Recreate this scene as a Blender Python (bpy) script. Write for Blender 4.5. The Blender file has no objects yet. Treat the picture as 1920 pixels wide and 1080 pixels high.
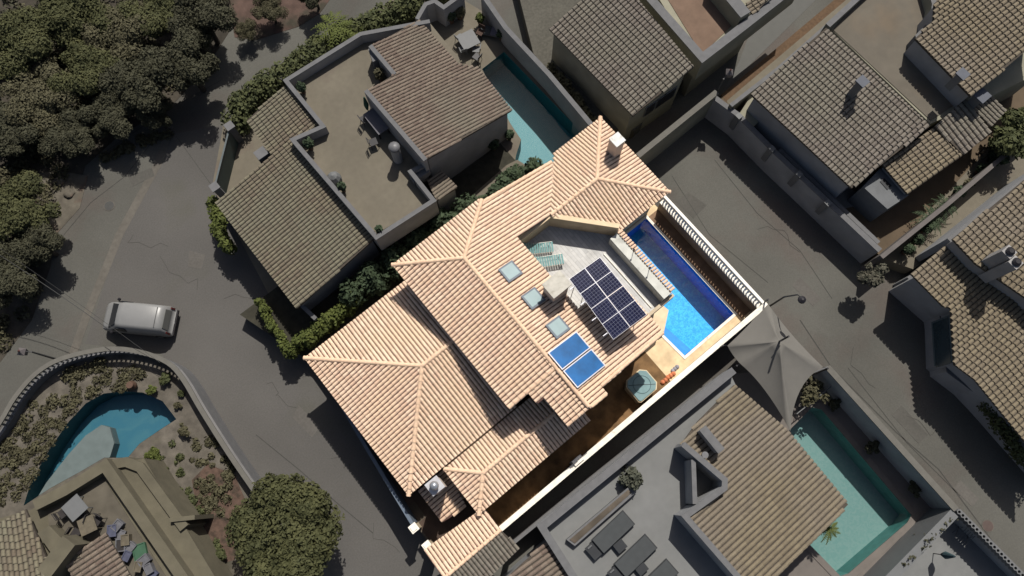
import bpy, bmesh, math, random
from math import sin, cos, radians, pi, hypot, atan2
from mathutils import Vector, Matrix, noise
random.seed(7)
SC = bpy.context.scene
COL = SC.collection

# ------------------------------------------------------------------ camera
FPX, TILT, YAW, HCAM = 1450.0, radians(14.8), radians(39.29), 44.5
def _rz(v):
    c, s = cos(-YAW), sin(-YAW)
    return Vector((c*v[0]-s*v[1], s*v[0]+c*v[1], v[2]))
CR, CF, CU = _rz((1,0,0)), _rz((0,sin(TILT),-cos(TILT))), _rz((0,cos(TILT),sin(TILT)))
cam = bpy.data.cameras.new("camera"); camo = bpy.data.objects.new("camera", cam); COL.objects.link(camo)
cam.sensor_width = 36; cam.lens = FPX/1920*36; cam.clip_start = .5; cam.clip_end = 3000
M3 = Matrix((CR, CU, -CF)).transposed()
camo.matrix_world = Matrix.Translation((0,0,HCAM)) @ M3.to_4x4()
SC.camera = camo
# ------------------------------------------------------------------ world, sun, exposure
SUN_EL, SUN_AZ = radians(57), radians(36)          # azimuth from +X towards +Y
w = bpy.data.worlds.new("World"); SC.world = w; w.use_nodes = True
nt = w.node_tree; bg = nt.nodes["Background"]; sky = nt.nodes.new("ShaderNodeTexSky")
sky.sky_type = 'NISHITA'; sky.sun_disc = False; sky.sun_elevation = SUN_EL; sky.sun_rotation = pi/2 - SUN_AZ; sky.ozone_density = 0.0; sky.dust_density = 3.0
nt.links.new(sky.outputs[0], bg.inputs[0]); bg.inputs[1].default_value = 0.06
sl = bpy.data.lights.new("sun", 'SUN'); sl.energy = 4.6; sl.angle = radians(.5); sl.color = (1, .955, .88)
so = bpy.data.objects.new("sun", sl); COL.objects.link(so)
sd = Vector((cos(SUN_EL)*cos(SUN_AZ), cos(SUN_EL)*sin(SUN_AZ), sin(SUN_EL)))
so.rotation_euler = sd.to_track_quat('Z', 'Y').to_euler(); so.location = (0,0,60)
SC.view_settings.view_transform = 'Standard'; SC.view_settings.look = 'None'
SC.view_settings.exposure = 0.24; SC.view_settings.gamma = 1
SC.cycles.max_bounces = 5; SC.cycles.diffuse_bounces = 1; SC.cycles.transparent_max_bounces = 8

GZ = -1.1        # level of the streets; the plots stand a step higher, at 0
def at(px, py, z=0.0):
    d = CF*FPX + CR*(px-960) - CU*(py-540)
    t = (z-HCAM)/d.z
    return Vector((d.x*t, d.y*t, z))
def ats(pts, z=0.0): return [at(p[0], p[1], z) for p in pts]

# ------------------------------------------------------------------ materials
MATS = {}
def mat(name, col, rough=.85, var=.18, scale=3.0, bump=.0, bscale=30, spec=.3, metal=0, var2=.0, scale2=.35, stain=None):
    """procedural surface: base colour broken up by two scales of noise, optional bump and stain colour"""
    if name in MATS: return MATS[name]
    m = bpy.data.materials.new(name); m.use_nodes = True; n = m.node_tree.nodes; l = m.node_tree.links
    b = n["Principled BSDF"]; b.inputs['Roughness'].default_value = rough
    b.inputs['Specular IOR Level'].default_value = spec; b.inputs['Metallic'].default_value = metal
    tc = n.new("ShaderNodeTexCoord")
    nz = n.new("ShaderNodeTexNoise"); nz.inputs['Scale'].default_value = scale; nz.inputs['Detail'].default_value = 6
    l.new(tc.outputs['Object'], nz.inputs['Vector'])
    r = n.new("ShaderNodeMapRange"); r.inputs[1].default_value = .3; r.inputs[2].default_value = .7
    r.inputs[3].default_value = 1-var; r.inputs[4].default_value = 1+var
    l.new(nz.outputs['Fac'], r.inputs[0])
    last = r.outputs[0]
    if var2:
        n2 = n.new("ShaderNodeTexNoise"); n2.inputs['Scale'].default_value = scale2; n2.inputs['Detail'].default_value = 4
        l.new(tc.outputs['Object'], n2.inputs['Vector'])
        r2 = n.new("ShaderNodeMapRange"); r2.inputs[1].default_value = .35; r2.inputs[2].default_value = .65
        r2.inputs[3].default_value = 1-var2; r2.inputs[4].default_value = 1+var2
        l.new(n2.outputs['Fac'], r2.inputs[0])
        mm = n.new("ShaderNodeMath"); mm.operation = 'MULTIPLY'; l.new(last, mm.inputs[0]); l.new(r2.outputs[0], mm.inputs[1]); last = mm.outputs[0]
    base = n.new("ShaderNodeRGB"); base.outputs[0].default_value = (*col, 1)
    bo = base.outputs[0]
    if stain:
        n3 = n.new("ShaderNodeTexNoise"); n3.inputs['Scale'].default_value = stain[1]; n3.inputs['Detail'].default_value = 5
        l.new(tc.outputs['Object'], n3.inputs['Vector'])
        r3 = n.new("ShaderNodeMapRange"); r3.inputs[1].default_value = stain[2]; r3.inputs[2].default_value = stain[2]+.15
        l.new(n3.outputs['Fac'], r3.inputs[0])
        mx = n.new("ShaderNodeMixRGB"); mx.inputs[2].default_value = (*stain[0], 1)
        l.new(r3.outputs[0], mx.inputs[0]); l.new(bo, mx.inputs[1]); bo = mx.outputs[0]
    vm = n.new("ShaderNodeVectorMath"); vm.operation = 'SCALE'
    l.new(bo, vm.inputs[0]); l.new(last, vm.inputs['Scale']); l.new(vm.outputs[0], b.inputs['Base Color'])
    if bump:
        nb = n.new("ShaderNodeTexNoise"); nb.inputs['Scale'].default_value = bscale; nb.inputs['Detail'].default_value = 5
        l.new(tc.outputs['Object'], nb.inputs['Vector'])
        bp = n.new("ShaderNodeBump"); bp.inputs['Strength'].default_value = bump; bp.inputs['Distance'].default_value = .05
        l.new(nb.outputs['Fac'], bp.inputs['Height']); l.new(bp.outputs[0], b.inputs['Normal'])
    MATS[name] = m; return m

def tile_mat(name, c1, c2, patch=None, pamt=.5, pth=.5, scale=.6):
    """barrel tiles: each tile its own tone (white noise on the tile's UV cell), lichen patches over them"""
    m = bpy.data.materials.new(name); m.use_nodes = True; n = m.node_tree.nodes; l = m.node_tree.links
    b = n["Principled BSDF"]; b.inputs['Roughness'].default_value = .9; b.inputs['Specular IOR Level'].default_value = .2
    uv = n.new("ShaderNodeUVMap"); uv.uv_map = "tile"
    fl = n.new("ShaderNodeVectorMath"); fl.operation = 'FLOOR'; l.new(uv.outputs[0], fl.inputs[0])
    wn = n.new("ShaderNodeTexWhiteNoise"); wn.noise_dimensions = '2D'; l.new(fl.outputs[0], wn.inputs['Vector'])
    mx = n.new("ShaderNodeMixRGB"); mx.inputs[1].default_value = (*c1,1); mx.inputs[2].default_value = (*c2,1)
    l.new(wn.outputs['Value'], mx.inputs[0]); out = mx.outputs[0]
    tc = n.new("ShaderNodeTexCoord")
    if patch:
        nz = n.new("ShaderNodeTexNoise"); nz.inputs['Scale'].default_value = scale; nz.inputs['Detail'].default_value = 6
        l.new(tc.outputs['Object'], nz.inputs['Vector'])
        r = n.new("ShaderNodeMapRange"); r.inputs[1].default_value = pth-.12; r.inputs[2].default_value = pth+.12; r.inputs[4].default_value = pamt
        l.new(nz.outputs['Fac'], r.inputs[0])
        m2 = n.new("ShaderNodeMixRGB"); m2.inputs[2].default_value = (*patch,1); l.new(r.outputs[0], m2.inputs[0]); l.new(out, m2.inputs[1]); out = m2.outputs[0]
    n4 = n.new("ShaderNodeTexNoise"); n4.inputs['Scale'].default_value = 14; n4.inputs['Detail'].default_value = 4
    l.new(tc.outputs['Object'], n4.inputs['Vector'])
    r4 = n.new("ShaderNodeMapRange"); r4.inputs[1].default_value = .3; r4.inputs[2].default_value = .7; r4.inputs[3].default_value = .85; r4.inputs[4].default_value = 1.12
    l.new(n4.outputs['Fac'], r4.inputs[0])
    vm = n.new("ShaderNodeVectorMath"); vm.operation = 'SCALE'; l.new(out, vm.inputs[0]); l.new(r4.outputs[0], vm.inputs['Scale'])
    l.new(vm.outputs[0], b.inputs['Base Color'])
    MATS[name] = m; return m

def water_mat(name, tint, refl=.06, bscale=2.2, bst=.25):
    m = bpy.data.materials.new(name); m.use_nodes = True; n = m.node_tree.nodes; l = m.node_tree.links
    n.remove(n["Principled BSDF"]); o = n["Material Output"]
    t = n.new("ShaderNodeBsdfTransparent"); t.inputs[0].default_value = (*tint,1)
    g = n.new("ShaderNodeBsdfGlossy"); g.inputs['Roughness'].default_value = .05
    nz = n.new("ShaderNodeTexNoise"); nz.inputs['Scale'].default_value = bscale; nz.inputs['Detail'].default_value = 3
    tc = n.new("ShaderNodeTexCoord"); l.new(tc.outputs['Object'], nz.inputs['Vector'])
    bp = n.new("ShaderNodeBump"); bp.inputs['Strength'].default_value = bst; bp.inputs['Distance'].default_value = .1
    l.new(nz.outputs['Fac'], bp.inputs['Height']); l.new(bp.outputs[0], g.inputs['Normal'])
    mx = n.new("ShaderNodeMixShader"); mx.inputs[0].default_value = refl
    l.new(t.outputs[0], mx.inputs[1]); l.new(g.outputs[0], mx.inputs[2]); l.new(mx.outputs[0], o.inputs[0])
    MATS[name] = m; return m

def mosaic_mat(name, c1, c2, scale=9, rough=.5):
    m = bpy.data.materials.new(name); m.use_nodes = True; n = m.node_tree.nodes; l = m.node_tree.links
    b = n["Principled BSDF"]; b.inputs['Roughness'].default_value = rough
    tc = n.new("ShaderNodeTexCoord"); v = n.new("ShaderNodeTexVoronoi"); v.inputs['Scale'].default_value = scale
    v.feature = 'F1'; l.new(tc.outputs['Object'], v.inputs['Vector'])
    nz = n.new("ShaderNodeTexNoise"); nz.inputs['Scale'].default_value = scale*.6; nz.inputs['Detail'].default_value = 3; nz.inputs['Distortion'].default_value = 1.5
    l.new(tc.outputs['Object'], nz.inputs['Vector'])
    r = n.new("ShaderNodeMapRange"); r.inputs[1].default_value = .4; r.inputs[2].default_value = .62
    l.new(nz.outputs['Fac'], r.inputs[0])
    mx = n.new("ShaderNodeMixRGB"); mx.inputs[1].default_value = (*c1,1); mx.inputs[2].default_value = (*c2,1)
    l.new(r.outputs[0], mx.inputs[0]); l.new(mx.outputs[0], b.inputs['Base Color'])
    MATS[name] = m; return m

def leaf_mat(name, c1, c2, scale=1.2):
    m = bpy.data.materials.new(name); m.use_nodes = True; n = m.node_tree.nodes; l = m.node_tree.links
    b = n["Principled BSDF"]; b.inputs['Roughness'].default_value = .8; b.inputs['Specular IOR Level'].default_value = .2
    tc = n.new("ShaderNodeTexCoord"); nz = n.new("ShaderNodeTexNoise"); nz.inputs['Scale'].default_value = scale; nz.inputs['Detail'].default_value = 7
    nz.inputs['Roughness'].default_value = .75
    l.new(tc.outputs['Object'], nz.inputs['Vector'])
    r = n.new("ShaderNodeMapRange"); r.inputs[1].default_value = .33; r.inputs[2].default_value = .67; l.new(nz.outputs['Fac'], r.inputs[0])
    mx = n.new("ShaderNodeMixRGB"); mx.inputs[1].default_value = (*c1,1); mx.inputs[2].default_value = (*c2,1)
    l.new(r.outputs[0], mx.inputs[0]); l.new(mx.outputs[0], b.inputs['Base Color'])
    MATS[name] = m; return m

# bright villa
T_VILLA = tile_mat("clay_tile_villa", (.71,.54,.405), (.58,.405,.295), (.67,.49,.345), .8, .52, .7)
T_VILLA_PAN = mat("clay_pan_villa", (.10,.055,.045), .95, .2, 6)  # pans darkened so the channels between barrels look shadowed
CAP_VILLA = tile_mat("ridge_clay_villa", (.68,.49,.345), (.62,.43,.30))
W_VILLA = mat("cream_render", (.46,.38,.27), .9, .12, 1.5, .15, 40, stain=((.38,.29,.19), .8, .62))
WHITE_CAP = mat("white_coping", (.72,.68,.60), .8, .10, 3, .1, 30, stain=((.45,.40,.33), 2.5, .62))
TERR_VILLA = None
# neighbours: dimming of the surroundings put into the colours of clay, stucco, asphalt
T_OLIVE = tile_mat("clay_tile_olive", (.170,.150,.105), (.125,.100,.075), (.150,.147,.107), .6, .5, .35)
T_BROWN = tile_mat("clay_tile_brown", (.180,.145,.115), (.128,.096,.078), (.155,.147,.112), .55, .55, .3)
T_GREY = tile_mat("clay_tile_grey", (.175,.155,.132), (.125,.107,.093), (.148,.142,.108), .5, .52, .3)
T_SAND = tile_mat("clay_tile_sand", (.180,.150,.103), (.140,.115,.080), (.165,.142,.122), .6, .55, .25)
PAN_N = mat("clay_pan_dimmed", (.060,.050,.040), .95, .25, 5)
W_GREY = mat("grey_stucco", (.255,.248,.245), .9, .10, 1.2, .15, 40, var2=.08)  # stuccos lightened to make up for wall faces lying in shade
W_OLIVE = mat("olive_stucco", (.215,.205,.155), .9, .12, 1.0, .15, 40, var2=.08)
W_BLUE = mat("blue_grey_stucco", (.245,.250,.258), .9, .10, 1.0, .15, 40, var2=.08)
ASPH = mat("asphalt", (.079,.077,.068), .92, .10, 14, .25, 60, var2=.14, scale2=.16, stain=((.076,.066,.058), .22, .52))
ASPH2 = mat("asphalt_patch", (.078,.074,.069), .92, .09, 11, .15, 60, var2=.08, scale2=.2, stain=((.072,.069,.060), .3, .55))
CONC = mat("concrete_strip", (.092,.084,.072), .92, .12, 5, .15, 60, var2=.10, scale2=.5)
SOIL = mat("dry_soil", (.085,.070,.054), .95, .25, 1.2, .4, 12, var2=.25, scale2=.3, stain=((.10,.062,.046), .5, .58))
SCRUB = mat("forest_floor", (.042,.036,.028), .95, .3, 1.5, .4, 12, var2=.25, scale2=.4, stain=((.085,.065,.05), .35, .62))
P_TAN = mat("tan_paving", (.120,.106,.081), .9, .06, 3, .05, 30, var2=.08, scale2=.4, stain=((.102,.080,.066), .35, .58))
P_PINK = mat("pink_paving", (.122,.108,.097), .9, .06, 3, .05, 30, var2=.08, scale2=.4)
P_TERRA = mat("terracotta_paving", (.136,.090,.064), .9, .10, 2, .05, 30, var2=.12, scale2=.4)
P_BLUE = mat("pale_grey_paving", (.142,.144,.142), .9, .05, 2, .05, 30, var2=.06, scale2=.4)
SAIL = mat("sail_cloth", (.125,.119,.108), .9, .04, 2)
DARKM = mat("dark_metal", (.012,.011,.014), .5, .1, 4)
WHITE_D = mat("dimmed_white", (.115,.118,.12), .6, .05, 3)
WOODB = mat("brown_wood", (.05,.028,.02), .8, .2, 6)
BARK = mat("bark", (.045,.036,.028), .95, .3, 8)
L_DARK = leaf_mat("leaf_dark", (.030,.030,.018), (.056,.055,.033))
L_PINE = leaf_mat("leaf_pine", (.036,.040,.017), (.072,.073,.030), 1.3)
L_HEDGE = leaf_mat("leaf_hedge", (.035,.043,.020), (.080,.086,.034), 1.5)
L_GREEN = leaf_mat("leaf_green", (.042,.054,.014), (.090,.105,.026), 1.5)
L_COOL = leaf_mat("leaf_cool", (.024,.038,.022), (.055,.075,.038), 1.5)
L_DRY = leaf_mat("leaf_dry", (.050,.046,.027), (.088,.082,.046), 1.3)
POTC = mat("pot_clay", (.085,.05,.035), .8, .15, 5)
GLASS_D = mat("dark_glass", (.014,.016,.020), .35, .1, 2, spec=.3)

# ------------------------------------------------------------------ mesh helpers
def tag(o, label=None, cat=None, group=None, kind=None):
    if label: o["label"] = label
    if cat: o["category"] = cat
    if group: o["group"] = group
    if kind: o["kind"] = kind
    return o
def empty(name, loc, label, cat, group=None):
    o = bpy.data.objects.new(name, None); COL.objects.link(o); o.location = loc; o.empty_display_size = .3
    return tag(o, label, cat, group)
def link(name, verts, faces, mats, parent=None, uvs=None, midx=None, smooth=False, base=None):
    me = bpy.data.meshes.new(name); me.from_pydata([tuple(v) for v in verts], [], faces); 
    if not isinstance(mats, (list, tuple)): mats = [mats]
    for m in mats: me.materials.append(m)
    if uvs:
        ul = me.uv_layers.new(name="tile"); k = 0
        flat = []
        for fu in uvs: flat.extend(fu)
        ul.data.foreach_set("uv", [c for u in flat for c in u])
    if midx: me.polygons.foreach_set("material_index", midx)
    if smooth: me.polygons.foreach_set("use_smooth", [True]*len(me.polygons))
    me.update(); 
    o = bpy.data.objects.new(name, me); COL.objects.link(o)
    if parent is not None:
        o.parent = parent
        pl = Vector(parent.location) if parent.parent is None else Vector((0,0,0))
        me.transform(Matrix.Translation(-off(parent)))
    return o
OFF = {}
def off(p):
    """world offset of a parent chain (no rotations are used on built parents)"""
    v = Vector((0,0,0))
    while p is not None:
        v = v + Vector(p.location); p = p.parent
    return v
class MB:
    def __init__(s): s.v = []; s.f = []; s.mi = []
    def add(s, vs, fs, mi=0):
        k = len(s.v); s.v += [Vector(a) for a in vs]; s.f += [tuple(i+k for i in f) for f in fs]; s.mi += [mi]*len(fs)
    def box(s, x0,x1,y0,y1,z0,z1, mi=0, R=None):
        vs = [Vector((x,y,z)) for z in (z0,z1) for y in (y0,y1) for x in (x0,x1)]
        if R: vs = [R @ a for a in vs]
        s.add(vs, [(0,2,3,1),(4,5,7,6),(0,1,5,4),(2,6,7,3),(0,4,6,2),(1,3,7,5)], mi)
    def tube(s, pts, r, n=6, mi=0, cap=True):
        pts = [Vector(p) for p in pts]; rs = r if isinstance(r,(list,tuple)) else [r]*len(pts)
        rings = []
        for i,p in enumerate(pts):
            d = (pts[min(i+1,len(pts)-1)]-pts[max(i-1,0)]).normalized()
            a = d.cross(Vector((0,0,1)) if abs(d.z)<.95 else Vector((1,0,0))).normalized(); b = d.cross(a)
            rings.append([p+a*rs[i]*cos(2*pi*k/n)+b*rs[i]*sin(2*pi*k/n) for k in range(n)])
        vs = [q for rr in rings for q in rr]; fs = []
        for i in range(len(pts)-1):
            for k in range(n):
                fs.append((i*n+k, i*n+(k+1)%n, (i+1)*n+(k+1)%n, (i+1)*n+k))
        if cap: fs += [tuple(range(n))[::-1], tuple((len(pts)-1)*n+k for k in range(n))]
        s.add(vs, fs, mi)
    def lathe(s, c, prof, n=12, mi=0):
        c = Vector(c); vs = []; fs = []
        for (r,z) in prof: vs += [c+Vector((r*cos(2*pi*k/n), r*sin(2*pi*k/n), z)) for k in range(n)]
        for i in range(len(prof)-1):
            for k in range(n): fs.append((i*n+k, i*n+(k+1)%n, (i+1)*n+(k+1)%n, (i+1)*n+k))
        fs += [tuple(range(n))[::-1], tuple((len(prof)-1)*n+k for k in range(n))]
        s.add(vs, fs, mi)
    def prism(s, poly, z0, z1, mi=0):
        """z0, z1: numbers or functions of (x,y)"""
        if isinstance(z0,(int,float)) and z0 == 0: z0 = GZ-.05
        f0 = z0 if callable(z0) else (lambda x,y: z0); f1 = z1 if callable(z1) else (lambda x,y: z1)
        n = len(poly)
        A = sum(poly[i][0]*poly[(i+1)%n][1]-poly[(i+1)%n][0]*poly[i][1] for i in range(n))
        if A < 0: poly = poly[::-1]
        vs = [Vector((p[0],p[1],f0(p[0],p[1]))) for p in poly]+[Vector((p[0],p[1],f1(p[0],p[1]))) for p in poly]
        fs = [tuple(range(n))[::-1], tuple(range(n,2*n))]+[(i,(i+1)%n,n+(i+1)%n,n+i) for i in range(n)]
        s.add(vs, fs, mi)
    def ribbon(s, path, wd, z0, z1, mi=0, closed=False):
        """a wall along a path, mitred at the corners"""
        P = [Vector((p[0],p[1])) for p in path]; n = len(P); L=[]; R=[]
        if isinstance(z0,(int,float)) and z0 == 0: z0 = GZ-.05
        f0 = z0 if callable(z0) else (lambda i: z0); f1 = z1 if callable(z1) else (lambda i: z1)
        for i in range(n):
            ds = []
            if i > 0 or closed: ds.append((P[i]-P[i-1]).normalized())
            if i < n-1 or closed: ds.append((P[(i+1)%n]-P[i]).normalized())
            ns = [Vector((-d.y,d.x)) for d in ds]; m = sum(ns, Vector((0,0))).normalized()
            k = wd/2/max(.35, m.dot(ns[0])); L.append(P[i]+m*k); R.append(P[i]-m*k)
        vs = []
        for i in range(n):
            vs += [(*L[i],f0(i)),(*R[i],f0(i)),(*R[i],f1(i)),(*L[i],f1(i))]
        fs = []
        for i in range(n if closed else n-1):
            a=i*4; b=((i+1)%n)*4
            fs += [(a+1,b+1,b+2,a+2),(b,a,a+3,b+3),(a+2,b+2,b+3,a+3),(a,b,b+1,a+1)]
        if not closed: fs += [(0,1,2,3), ((n-1)*4+3,(n-1)*4+2,(n-1)*4+1,(n-1)*4)]
        s.add(vs, fs, mi)
    def build(s, name, mats, parent=None, smooth=False, **kw):
        return link(name, s.v, s.f, mats, parent, midx=s.mi if isinstance(mats,(list,tuple)) else None, smooth=smooth)
def sheet(name, pts, z, m, label=None, kind="structure"):
    n = len(pts); A = sum(pts[i][0]*pts[(i+1)%n][1]-pts[(i+1)%n][0]*pts[i][1] for i in range(n))
    if A < 0: pts = pts[::-1]
    V,F = skirt(pts, z, m, GZ-.03 if z > -.5 else z-.01)
    o = link(name, V, [tuple(range(n))]+F, m); o["kind"] = kind
    return o
def skirt(pts, z, m, zb=None):
    n=len(pts); zb=GZ-.03 if zb is None else zb
    return [(p[0],p[1],z) for p in pts]+[(p[0],p[1],zb) for p in pts],[(i,(i+1)%n,n+(i+1)%n,n+i) for i in range(n)]
def strip(name, path, wd, z, m):
    b = MB(); b.ribbon(path, wd, z-.004, z); o = b.build(name, m); o["kind"] = "structure"; return o

# tiled roof face --------------------------------------------------
def clip_line(poly, c, a, d):
    """interval(s) of t where the line a*c + d*t is inside poly (2D)"""
    ts = []
    n = len(poly)
    for i in range(n):
        p, q = poly[i], poly[(i+1)%n]
        u0, u1 = p.dot(a)-c, q.dot(a)-c
        if (u0 <= 0) != (u1 <= 0):
            k = u0/(u0-u1); ts.append((p+(q-p)*k).dot(d))
    ts.sort(); return [(ts[i], ts[i+1]) for i in range(0, len(ts)-1, 2)]
SEED = [0]
def tile_face(name, poly, zf, down, tm, pm, parent=None, sp=.21, course=.36, thick=.14, over=.05):
    d = Vector(down).normalized(); a = Vector((-d.y, d.x)); P = [Vector((p[0],p[1])) for p in poly]
    V=[]; F=[]; UV=[]; MI=[]; SEED[0] += 997
    prof = [(-.5,0),(-.36,.62),(0,1),(.36,.62),(.5,0)]
    hw = sp*.44; hh = .07*sp/.21
    cs = [p.dot(a) for p in P]; c0 = min(cs); nC = max(1, int(round((max(cs)-c0)/sp))); stp = (max(cs)-c0)/nC
    for i in range(nC):
        c = c0+stp*(i+.5)
        for (t0,t1) in clip_line(P, c, a, d):
            if t1-t0 < .05: continue
            t1e = t1+over; nk = max(1, int(math.ceil((t1e-t0)/course)))
            k0 = len(V); rings = []
            jit = random.uniform(-.004,.004)
            for k in range(nk):
                te = t1e-(nk-k)*course; ts_ = max(te, t0); tn = t1e-(nk-1-k)*course
                lift = random.uniform(0,.008); sj = random.uniform(-.004,.004)
                for (t,sc,dz) in ((ts_, .84, .0),(tn, 1.0, .042+lift)):
                    base = a*(c+jit+sj)+d*t
                    for (u,h) in prof:
                        q = base+a*(u*2*hw*sc)
                        V.append((q.x,q.y,zf(q.x,q.y)+h*hh*sc+dz))
            nr = nk*2
            for r in range(nr-1):
                for j in range(4):
                    b0 = k0+r*5+j; F.append((b0,b0+5,b0+6,b0+1))
                    cell = (i+.5+SEED[0], (r//2)+.5+c0*3); UV.append([cell]*4); MI.append(0)
            b0 = k0+(nr-1)*5; F.append((b0,b0+1,b0+2,b0+3,b0+4)); UV.append([(0,0)]*5); MI.append(1)
    # deck below the tiles
    n = len(P); A = sum(P[i].x*P[(i+1)%n].y-P[(i+1)%n].x*P[i].y for i in range(n)); PP = P if A>0 else P[::-1]
    k = len(V)
    V += [(p.x,p.y,zf(p.x,p.y)+.012) for p in PP]+[(p.x,p.y,zf(p.x,p.y)-thick) for p in PP]
    F += [tuple(range(k,k+n)), tuple(range(k+n,k+2*n))[::-1]]; UV += [[(0,0)]*n]*2; MI += [1,1]
    for i in range(n):
        j=(i+1)%n; F.append((k+n+i,k+n+j,k+j,k+i)); UV.append([(0,0)]*4); MI.append(1)
    return link(name, V, F, [tm, pm], parent, uvs=UV, midx=MI)
def ridge(name, p0, p1, m, parent, r=.12, course=.4, lift=.05):
    p0=Vector(p0); p1=Vector(p1)
    if p0.z > p1.z: p0,p1 = p1,p0
    L=(p1-p0).length; n=max(1,int(round(L/course))); d=(p1-p0)/L
    a=d.cross(Vector((0,0,1))).normalized(); up=a.cross(d)
    V=[];F=[];UV=[]; SEED[0]+=331
    for k in range(n):
        for (t,sc,dz) in ((k/n,1.06,.03),((k+1)/n,.88,0)):
            c=p0+(p1-p0)*t+up*(lift+dz-r*.45)
            for j in range(7):
                an=pi*j/6; V.append(c+a*cos(an)*r*sc+up*sin(an)*r*sc)
    nr=2*n
    for i in range(nr-1):
        for j in range(6):
            b=i*7+j; F.append((b,b+1,b+8,b+7)); UV.append([(SEED[0]+.5,i//2+.5)]*4)
    F.append(tuple(range(7))[::-1]); UV.append([(0,0)]*7); b=(nr-1)*7; F.append(tuple(range(b,b+7))); UV.append([(0,0)]*7)
    return link(name,V,F,[m],parent,uvs=UV)
def plane_from_eave(pa, pb, ze, pitch, cen):
    A=at(*pa,ze); B=at(*pb,ze); e=Vector((B.x-A.x,B.y-A.y)).normalized(); nrm=Vector((-e.y,e.x))
    for _ in range(2):
        C=at(*cen,ze)
        if (Vector((C.x-A.x,C.y-A.y))).dot(nrm) < 0: nrm=-nrm
    zf=lambda x,y: ze+pitch*((x-A.x)*nrm.x+(y-A.y)*nrm.y)
    return zf, -nrm
def on_plane(px,py,zf):
    z=3.5
    for _ in range(60):
        q=at(px,py,z); z=.5*z+.5*zf(q.x,q.y)
    return at(px,py,z)
def roofpx(name, pts, eave, ze, pitch, tm, parent, cen=None, **kw):
    """tiled face from its outline in the photo, its eave line and eave height; returns plane too"""
    cen = cen or (sum(p[0] for p in pts)/len(pts), sum(p[1] for p in pts)/len(pts))
    zf, dn = plane_from_eave(eave[0], eave[1], ze, pitch, cen)
    W=[on_plane(p[0],p[1],zf) for p in pts]
    o=tile_face(name,[(q.x,q.y) for q in W],zf,dn,tm,PAN_N,parent,**kw)
    return o, zf, [(q.x,q.y) for q in W]
def shrink(poly, k):
    cx=sum(p[0] for p in poly)/len(poly); cy=sum(p[1] for p in poly)/len(poly)
    return [(cx+(p[0]-cx)*k, cy+(p[1]-cy)*k) for p in poly]

# foliage ----------------------------------------------------------
def leaves(blobs, n, size, seed=1, flat=.6):
    """leaf-clump quads filling lumpy ellipsoids: blobs = [(x,y,z,rx,ry,rz)]"""
    rnd=random.Random(seed); V=[]; F=[]
    vol=[b[3]*b[4]+b[3]*b[5] for b in blobs]; tot=sum(vol)
    for b,vv in zip(blobs,vol):
        for _ in range(int(n*vv/tot)+1):
            while True:
                x,y,z=rnd.uniform(-1,1),rnd.uniform(-1,1),rnd.uniform(-1,1); q=x*x+y*y+z*z
                if .02<q<1: break
            q=math.sqrt(q); x/=q;y/=q;z/=q
            nn=.5+.5*noise.noise(Vector((x*2.3+b[0],y*2.3+b[1],z*2.3+seed)))
            n3=noise.noise(Vector((x*5+b[0]*3,y*5+b[1]*3,z*5)))
            rr=(.62+.5*nn+.18*n3)*(1-.45*rnd.random()**2.2)
            p=Vector((b[0]+x*b[3]*rr,b[1]+y*b[4]*rr,b[2]+z*b[5]*rr))
            if p.z<.03: p.z=.03+rnd.random()*.1
            nrm=Vector((x+rnd.gauss(0,.6),y+rnd.gauss(0,.6),z+.4+rnd.gauss(0,.6))).normalized()
            a=nrm.orthogonal().normalized(); a.rotate(Matrix.Rotation(rnd.random()*6.28,3,nrm)); c=nrm.cross(a)
            s=size*rnd.uniform(.5,1.25); k=len(V)
            V+=[p-a*s-c*s*flat,p+a*s*.8-c*s*flat*rnd.uniform(.4,1),p+a*s+c*s*flat,p-a*s*rnd.uniform(.4,1)+c*s*flat]
            F.append((k,k+1,k+2,k+3))
    return V,F
def cluster(cx,cy,cz,R,H,nb,seed,compact=False):
    rnd=random.Random(seed); k=.78 if compact else .6; out=[(cx,cy,cz-H*.1,R*k,R*k,H*(k+.1))]
    for i in range(nb):
        a=2*pi*i/nb+rnd.uniform(-.35,.35); rr=R*(rnd.uniform(.45,.66) if compact else rnd.uniform(.25,.80)); s=rnd.uniform(.34,.44) if compact else rnd.uniform(.20,.42)
        out.append((cx+rr*cos(a),cy+rr*sin(a),cz+H*rnd.uniform(-.25,.35),R*s,R*s,H*s*1.1))
    return out
def tree(name, x,y,R,ht, n, leaf, mt, label, cat="tree", group=None, seed=1, nb=9, trunk=.16, compact=False):
    t=empty(name,(x,y,0),label,cat,group); rnd=random.Random(seed)
    H=ht*.36; cz=ht-H
    bl=cluster(x,y,cz,R,H,nb,seed,compact); V,F=leaves(bl,n,leaf,seed); link("crown",V,F,mt,t)
    b=MB(); b.tube([(x,y,-.05 if ht<2.5 or group else GZ-.05),(x+.1,y,ht*.3),(x,y+.1,cz)],[trunk*1.3,trunk,trunk*.6],8)
    for q in bl[1:]:
        b.tube([(x+.05,y,ht*.3),((x+q[0])/2,(y+q[1])/2,ht*.5),(q[0],q[1],q[2])],[trunk*.55,trunk*.35,trunk*.12],5)
    b.build("trunk",BARK,t); return t
def copy_tree(o, parent=None):
    c=o.copy(); COL.objects.link(c)
    if parent is not None: c.parent=parent
    for ch in list(o.children): copy_tree(ch,c)
    return c
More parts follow.
